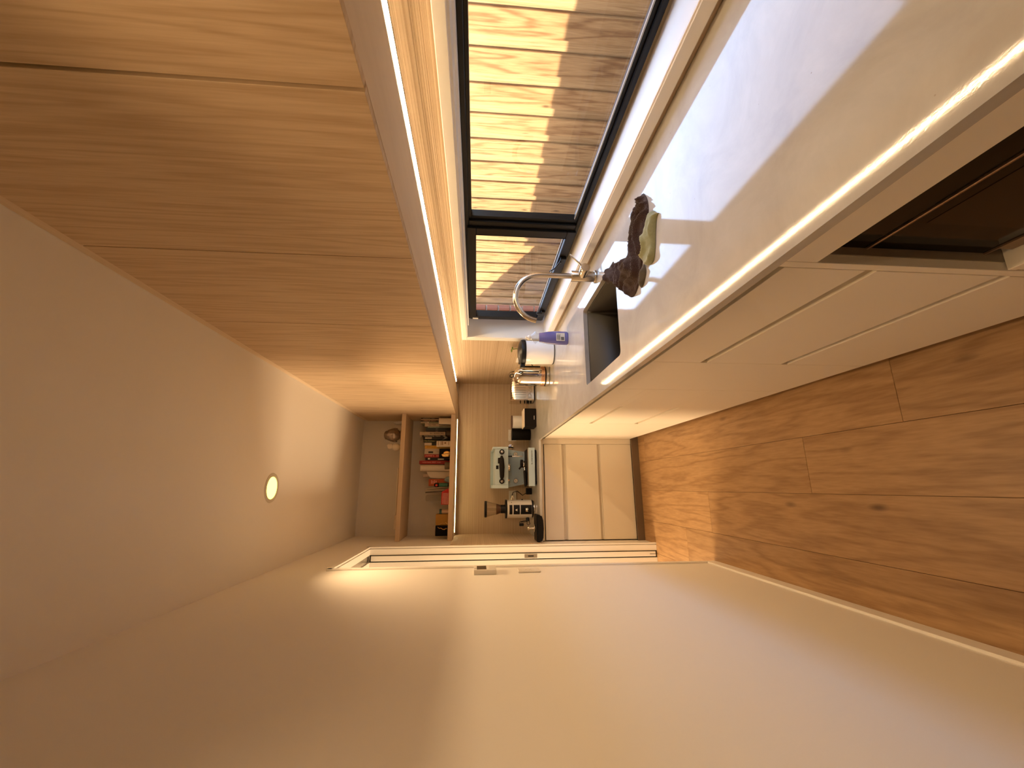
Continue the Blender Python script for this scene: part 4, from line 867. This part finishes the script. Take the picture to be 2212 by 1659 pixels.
book(0.4371, 0.4605, 1.9254, (0.012, 0.011, 0.012), 'thick black book with a white lettered label near its top', marks=((1.845, 1.905, M['cream'], 0.15, 0.85),), title='CINDER', tcol='dark_mark', tz=1.875, twidth=0.05, tsize=0.016)
book(0.4094, 0.4330, 1.9198, (0.03, 0.03, 0.012), 'black book with olive green title', title='The Kitchen', tcol=(M.__setitem__('olive_mark', colmat('olive_print', (0.40, 0.38, 0.14))) or 'olive_mark'), tz=1.865, twidth=0.095, tsize=0.022)
book(0.3809, 0.4050, 1.9098, (0.02, 0.018, 0.016), 'black book with half its spine covered by a cream label', marks=((1.842, 1.9085, M['cream'], 0, 1),))
book(0.3508, 0.3785, 1.9044, (0.72, 0.40, 0.05), 'yellow book lettered VEG', title='JAMIE OLIVER   VEG', tcol='dark_mark', tz=1.825, twidth=0.12, tsize=0.012)
book(0.3251, 0.3490, 1.903, (0.58, 0.48, 0.36), 'plain cream book left of the yellow one')
book(0.2994, 0.3248, 1.9063, (0.60, 0.52, 0.40), 'cream book with a dark picture on its spine', marks=((1.826, 1.870, M['dark_mark'], 0.35, 1.0),))
book(0.2696, 0.2975, 1.905, (0.42, 0.03, 0.025), 'red book with pale capitals JAMIE\'S', title="JAMIE'S  30", tcol='red_mark', tz=1.835, twidth=0.125, tsize=0.020)
book(0.2412, 0.2690, 1.8951, (0.018, 0.012, 0.012), 'black book with small white square label', marks=((1.852, 1.872, M['light_mark'], 0.3, 0.8), (1.725, 1.780, M['light_mark'], 0.25, 0.6)))
book(0.2082, 0.2405, 1.9491, (0.33, 0.025, 0.022), 'tallest dark red book on the shelf', title='kitchen classics  GREAT  recipes', tcol='red_mark', tz=1.835, twidth=0.17, tsize=0.014)
# things among and in front of the books
t = thing('paper_roll', 'tall cream roll of baking paper standing by the red book', 'paper roll', (0.172, 3.97, ZS))
MB().lathe([(0.030, 0), (0.030, 0.278), (0.012, 0.278), (0.012, 0.002)], (0.1725, 3.965, ZS), seg=28, cap=False).build('roll', M['cream'], t, smooth=True)
tag(MB().prism([(0.075, ZS), (0.140, ZS), (0.141, 1.880), (0.118, 1.870), (0.086, 1.845), (0.078, 1.75)], 'Y', 3.975, 3.977).build('paper_sheet', M['cream'], None), 'loose cream paper sheet leaning beside the paper roll', 'paper')
book(0.0935, 0.1180, 1.9133, (0.55, 0.42, 0.33), 'pale pink booklet standing behind the paper sheet', y=4.0, depth=0.15)
tag(B('silver_tin', M['steel'], None, 0.5625, 0.6225, 3.850, 3.905, ZS, 1.776, bev=0.006, seg=3), 'upright brushed metal tin in front of the first books', 'tin')
tag(MB().lathe([(0.014, 0), (0.017, 0.01), (0.017, 0.085), (0.010, 0.115), (0.008, 0.115), (0.014, 0.085), (0.014, 0.004)], (0.5435, 3.88, ZS), seg=20, cap=False).build('glass_bottle', M['clear'], None, smooth=True), 'small clear glass bottle before the pale green book', 'bottle')
t = thing('spice_jar', 'dark glass jar in front of the plum and IN SEASON books', 'jar', (0.48, 3.87, ZS))
MB().lathe([(0.027, 0), (0.029, 0.004), (0.029, 0.042), (0.026, 0.046)], (0.48, 3.87, ZS), seg=22).build('jar', colmat('dark_amber', (0.06, 0.035, 0.015), 0.15), t, smooth=True)
MB().lathe([(0.027, 0.046), (0.027, 0.054), (0, 0.054)], (0.48, 3.87, ZS), seg=22).build('lid', M['black'], t, smooth=True)
t = thing('gift_ribbon', 'small grey ribbon bow on the dark jar', 'ribbon', (0.452, 3.885, 1.72))
MB().prism([(0.440, 1.712), (0.462, 1.738), (0.466, 1.712), (0.448, 1.700)], 'Y', 3.880, 3.883).build('loop', colmat('grey_ribbon', (0.20, 0.21, 0.21)), t)
MB().prism([(0.420, 1.745), (0.452, 1.700), (0.444, 1.690), (0.424, 1.735)], 'Y', 3.884, 3.887).build('tail', colmat('grey_ribbon', (0.20, 0.21, 0.21)), t)
t = thing('tea_box', 'cream striped packet with brown print in front of the black books', 'box', (0.384, 3.86, ZS))
B('box', M['cream'], t, 0.3578, 0.4095, 3.850, 3.90, ZS, 1.7875, bev=0.002)
for z0, z1, a, b in ((1.768, 1.773, 0.2, 0.95), (1.742, 1.748, 0.3, 0.95), (1.728, 1.736, 0.3, 0.95), (1.700, 1.716, 0.5, 0.8), (1.675, 1.680, 0.3, 0.9)): B('print', colmat('brown_print', (0.28, 0.16, 0.08)), t, 0.3578+0.0517*a, 0.3578+0.0517*b, 3.8492, 3.8499, z0, z1)
t = thing('gift_box', 'black box with shiny gold bow in front of the red JAMIE\'S book', 'box', (0.298, 3.88, ZS))
B('box', M['matt_black'], t, 0.2550, 0.3420, 3.870, 3.925, ZS, 1.7610, bev=0.002)
MB().ball((0.298, 3.862, 1.690), 0.022, 0.007, 0.034, u=14, v=8).ball((0.285, 3.862, 1.716), 0.012, 0.006, 0.024, u=12, v=8).ball((0.275, 3.862, 1.700), 0.008, 0.005, 0.034, u=12, v=8).build('bow', M['gold'], t, smooth=True)
tag(MB().lathe([(0.028, 0), (0.031, 0.005), (0.033, 0.05), (0.030, 0.05), (0.028, 0.006)], (0.1880, 3.86, ZS), seg=22, cap=False).build('tumbler', colmat('smoked_glass', (0.17, 0.13, 0.08), 0.2), None, smooth=True), 'squat smoky tumbler at the foot of the tall red book', 'tumbler')
t = thing('snack_packet', 'orange-red packet with pale print leaning on the shelf', 'packet', (0.042, 3.96, ZS))
B('packet', colmat('orange_red', (0.42, 0.085, 0.02)), t, 0.010, 0.0735, 3.952, 3.985, ZS, 1.855, bev=0.004)
for i in range(4): B('print', M['red_mark'], t, 0.030, 0.062-0.004*(i % 2), 3.9512, 3.9519, 1.826-i*0.014, 1.832-i*0.014)
tag(cloth('blue_cloth', [(0.036, 3.862), (0.096, 3.862), (0.098, 3.915), (0.036, 3.915)], ZS, 0.062, 0.012, colmat('blue_grey_cloth', (0.22, 0.29, 0.30), 0.9), 1.7, (0, 1), step=0.004, k=0.010, freq=60), 'bunched pale blue-grey cloth on the shelf by the orange packet', 'cloth')
t = thing('green_tube', 'dark green tube with round red end standing by the red carton', 'tube', (0.0195, 3.86, ZS))
MB().lathe([(0.0175, 0.018), (0.0178, 0.022), (0.0178, 0.09), (0.0165, 0.094)], (0.0195, 3.858, ZS), seg=22).build('body', colmat('dark_green', (0.03, 0.13, 0.085), 0.4), t, smooth=True)
MB().lathe([(0.0150, 0.0), (0.0165, 0.018)], (0.0195, 3.858, ZS), seg=22).build('foot', M['black'], t, smooth=True)
MB().lathe([(0.0165, 0.094), (0.0185, 0.105), (0.0185, 0.125), (0.012, 0.139)], (0.0195, 3.858, ZS), seg=22).build('cap', M['matt_black'], t, smooth=True)
MB().lathe([(0.010, 0), (0.010, 0.003), (0, 0.004)], (0.0165, 3.8385, ZS+0.117), axis=Vector((0, -1, 0)), seg=16).build('red_dot', colmat('red_plastic', (0.50, 0.03, 0.02)), t)
for i, (x, zt, c) in enumerate(((-0.012, 1.872, (0.50, 0.40, 0.30)), (-0.030, 1.884, (0.48, 0.38, 0.28)), (-0.046, 1.880, (0.05, 0.03, 0.02)))):
    t = thing('booklet', ['thin pale booklet leaning nearest the green tube', 'thin beige booklet in the middle of the leaning three', 'thin dark booklet outermost of the leaning three'][i], 'booklet', (x, 3.96, ZS), 'leaning thin booklets')
    m = colmat('booklet_%d' % i, c)
    o = MB().prism([(x+0.013-0.002*i, ZS), (x+0.019-0.002*i, ZS), (x+0.002, zt), (x-0.005, zt)], 'Y', 3.95, 4.12).build('cover', m, t)
t = thing('red_carton', 'low red carton with rows of white marks lying on the shelf', 'carton', (-0.08, 3.85, ZS))
B('carton', colmat('bright_red', (0.55, 0.025, 0.02)), t, -0.150, -0.042, 3.835, 3.90, ZS, 1.7245, bev=0.001)
MB().prism([(-0.0415, ZS+0.004), (-0.0100, ZS+0.010), (-0.0415, 1.7235)], 'Y', 3.836, 3.838).build('flap', colmat('bright_red', (0.55, 0.025, 0.02)), t)
for r_ in range(4):
    mb = MB()
    for i in range(9): mb.box(-0.144+i*0.0108, -0.1375+i*0.0108, 3.8342, 3.8349, 1.668+r_*0.013, 1.674+r_*0.013)
    mb.build('print', M['light_mark'], t)
t = thing('snack_jar', 'small clear jar of sticks with teal lid', 'jar', (-0.21, 3.90, ZS))
MB().lathe([(0.0195, 0), (0.0195, 0.066)], (-0.210, 3.90, ZS), seg=22).build('contents', plain('pale_sticks', (0.60, 0.42, 0.28), 0.6, var=0.25, vscale=90, aniso=(1, 1, 0.1)), t, smooth=True)
MB().lathe([(0.0215, 0.067), (0.0215, 0.086), (0, 0.088)], (-0.210, 3.90, ZS), seg=22).build('lid', colmat('teal_lid', (0.03, 0.09, 0.10)), t, smooth=True)
t = thing('mustard_box', 'mustard yellow cube box with wire frill on the left of shelf', 'box', (-0.28, 3.92, ZS))
B('box', colmat('mustard', (0.42, 0.22, 0.03), 0.6), t, -0.3268, -0.2330, 3.885, 3.975, ZS, 1.7725, bev=0.002)
MB().tube([(-0.318, 3.880, 1.745), (-0.312, 3.878, 1.725), (-0.306, 3.878, 1.712), (-0.312, 3.878, 1.695), (-0.304, 3.878, 1.680), (-0.316, 3.878, 1.668)], 0.0022, seg=5).build('wire_tie', M['gold'], t)
t = thing('black_box', 'matt black cube box with gold ribbon at the far left of the shelf', 'box', (-0.37, 3.90, ZS))
B('box', M['matt_black'], t, -0.4130, -0.3275, 3.865, 3.95, ZS, 1.7700, bev=0.002)
MB().tube([(-0.337, 3.860, 1.752), (-0.349, 3.859, 1.735), (-0.346, 3.859, 1.722), (-0.357, 3.859, 1.705), (-0.358, 3.859, 1.690), (-0.350, 3.859, 1.676), (-0.354, 3.859, 1.668)], [0.002, 0.003, 0.003, 0.0035, 0.005, 0.004, 0.002], seg=6).build('ribbon', M['gold'], t)
tag(B('plastic_bag', M['clear'], None, -0.125, -0.070, 3.97, 4.02, ZS, 1.880, bev=0.012, seg=2), 'clear plastic bag standing behind the red carton', 'bag')
# top shelf
ZT = 2.0912
t = thing('silver_ornament', 'tarnished silver sculpted head ornament on the top shelf', 'ornament', (0.462, 3.86, ZT))
MB().lathe([(0.040, 0), (0.046, 0.006), (0.050, 0.02)], (0.462, 3.86, ZT), seg=24).build('plinth', M['silver'], t, smooth=True)
hd = MB(); bmesh.ops.create_icosphere(hd.bm, subdivisions=4, radius=1, matrix=Matrix.Translation((0.462, 3.86, ZT+0.088)) @ Matrix.Diagonal((0.058, 0.060, 0.072, 1)))
for v in hd.bm.verts:
    c = Vector((0.462, 3.86, ZT+0.088)); d = (v.co-c)
    s_ = 0.0
    if v.co.z > c.z-0.02:   # tight curls over the crown
        s_ = 0.0035*abs(math.sin(d.x*240)*math.sin(d.z*240))
    f_ = math.exp(-((d.x-0.004)/0.010)**2 - ((d.z+0.012)/0.020)**2)*(1 if d.y < 0 else 0)*0.013
    e_ = sum(math.exp(-((d.x-q)/0.010)**2 - ((d.z-0.008)/0.007)**2) for q in (-0.020, 0.026))*(1 if d.y < 0 else 0)*-0.005
    v.co += d.normalized()*(s_+f_+e_)
hd.build('head', M['silver'], t, smooth=True)
MB().ball((0.404, 3.862, ZT+0.075), 0.008, 0.012, 0.026, u=12, v=8).build('ear', M['silver'], t, smooth=True)
MB().ball((0.520, 3.862, ZT+0.075), 0.008, 0.012, 0.026, u=12, v=8).build('ear', M['silver'], t, smooth=True)
MB().lathe([(0.042, 0), (0.036, 0.012), (0.022, 0.020), (0, 0.023)], (0.462, 3.865, ZT+0.148), seg=22).build('topknot', M['silver'], t, smooth=True)
t = thing('ceramic_bird', 'small cream rounded ceramic figure beside the silver head', 'ornament', (0.358, 3.86, ZT))
MB().ball((0.354, 3.86, ZT+0.055), 0.034, 0.030, 0.040, u=24, v=14).build('body', M['cream'], t, smooth=True)
MB().ball((0.362, 3.855, ZT+0.108), 0.026, 0.024, 0.030, u=20, v=12).build('head', M['cream'], t, smooth=True)
MB().lathe([(0.022, 0), (0.018, 0.02)], (0.358, 3.86, ZT), seg=18).build('foot', M['cream'], t, smooth=True)
t = thing('white_saucer', 'thin white saucer standing on edge by the cupboard end of the top shelf', 'dish', (0.575, 3.93, ZT))
MB().lathe([(0.0, 0.0), (0.030, 0.001), (0.052, 0.012), (0.053, 0.012), (0.031, -0.002), (0.0, -0.003)], (0.572, 3.93, ZT+0.0535), axis=Vector((1, 0, 0.05)), seg=30, cap=False).build('plate', M['gloss_white'], t, smooth=True)
tag(B('serving_tray', M['cream'], None, -0.225, 0.168, 3.80, 4.05, ZT+0.012, ZT+0.020, bev=0.003, seg=2), 'long thin pale tray lying flat on the top shelf', 'tray')
tag(B('tray_stand', M['steel'], None, -0.18, 0.14, 3.86, 4.02, ZT+0.0002, ZT+0.0115), 'thin metal rack under the pale tray', 'rack')
tag(B('folded_cloth', plain('folded_linen', (0.66, 0.56, 0.46), 0.9, bump=0.8, bscale=60), None, -0.352, -0.228, 3.80, 3.98, ZT+0.0002, ZT+0.026, bev=0.008, seg=3), 'folded cream cloth at the left end of the top shelf', 'cloth')
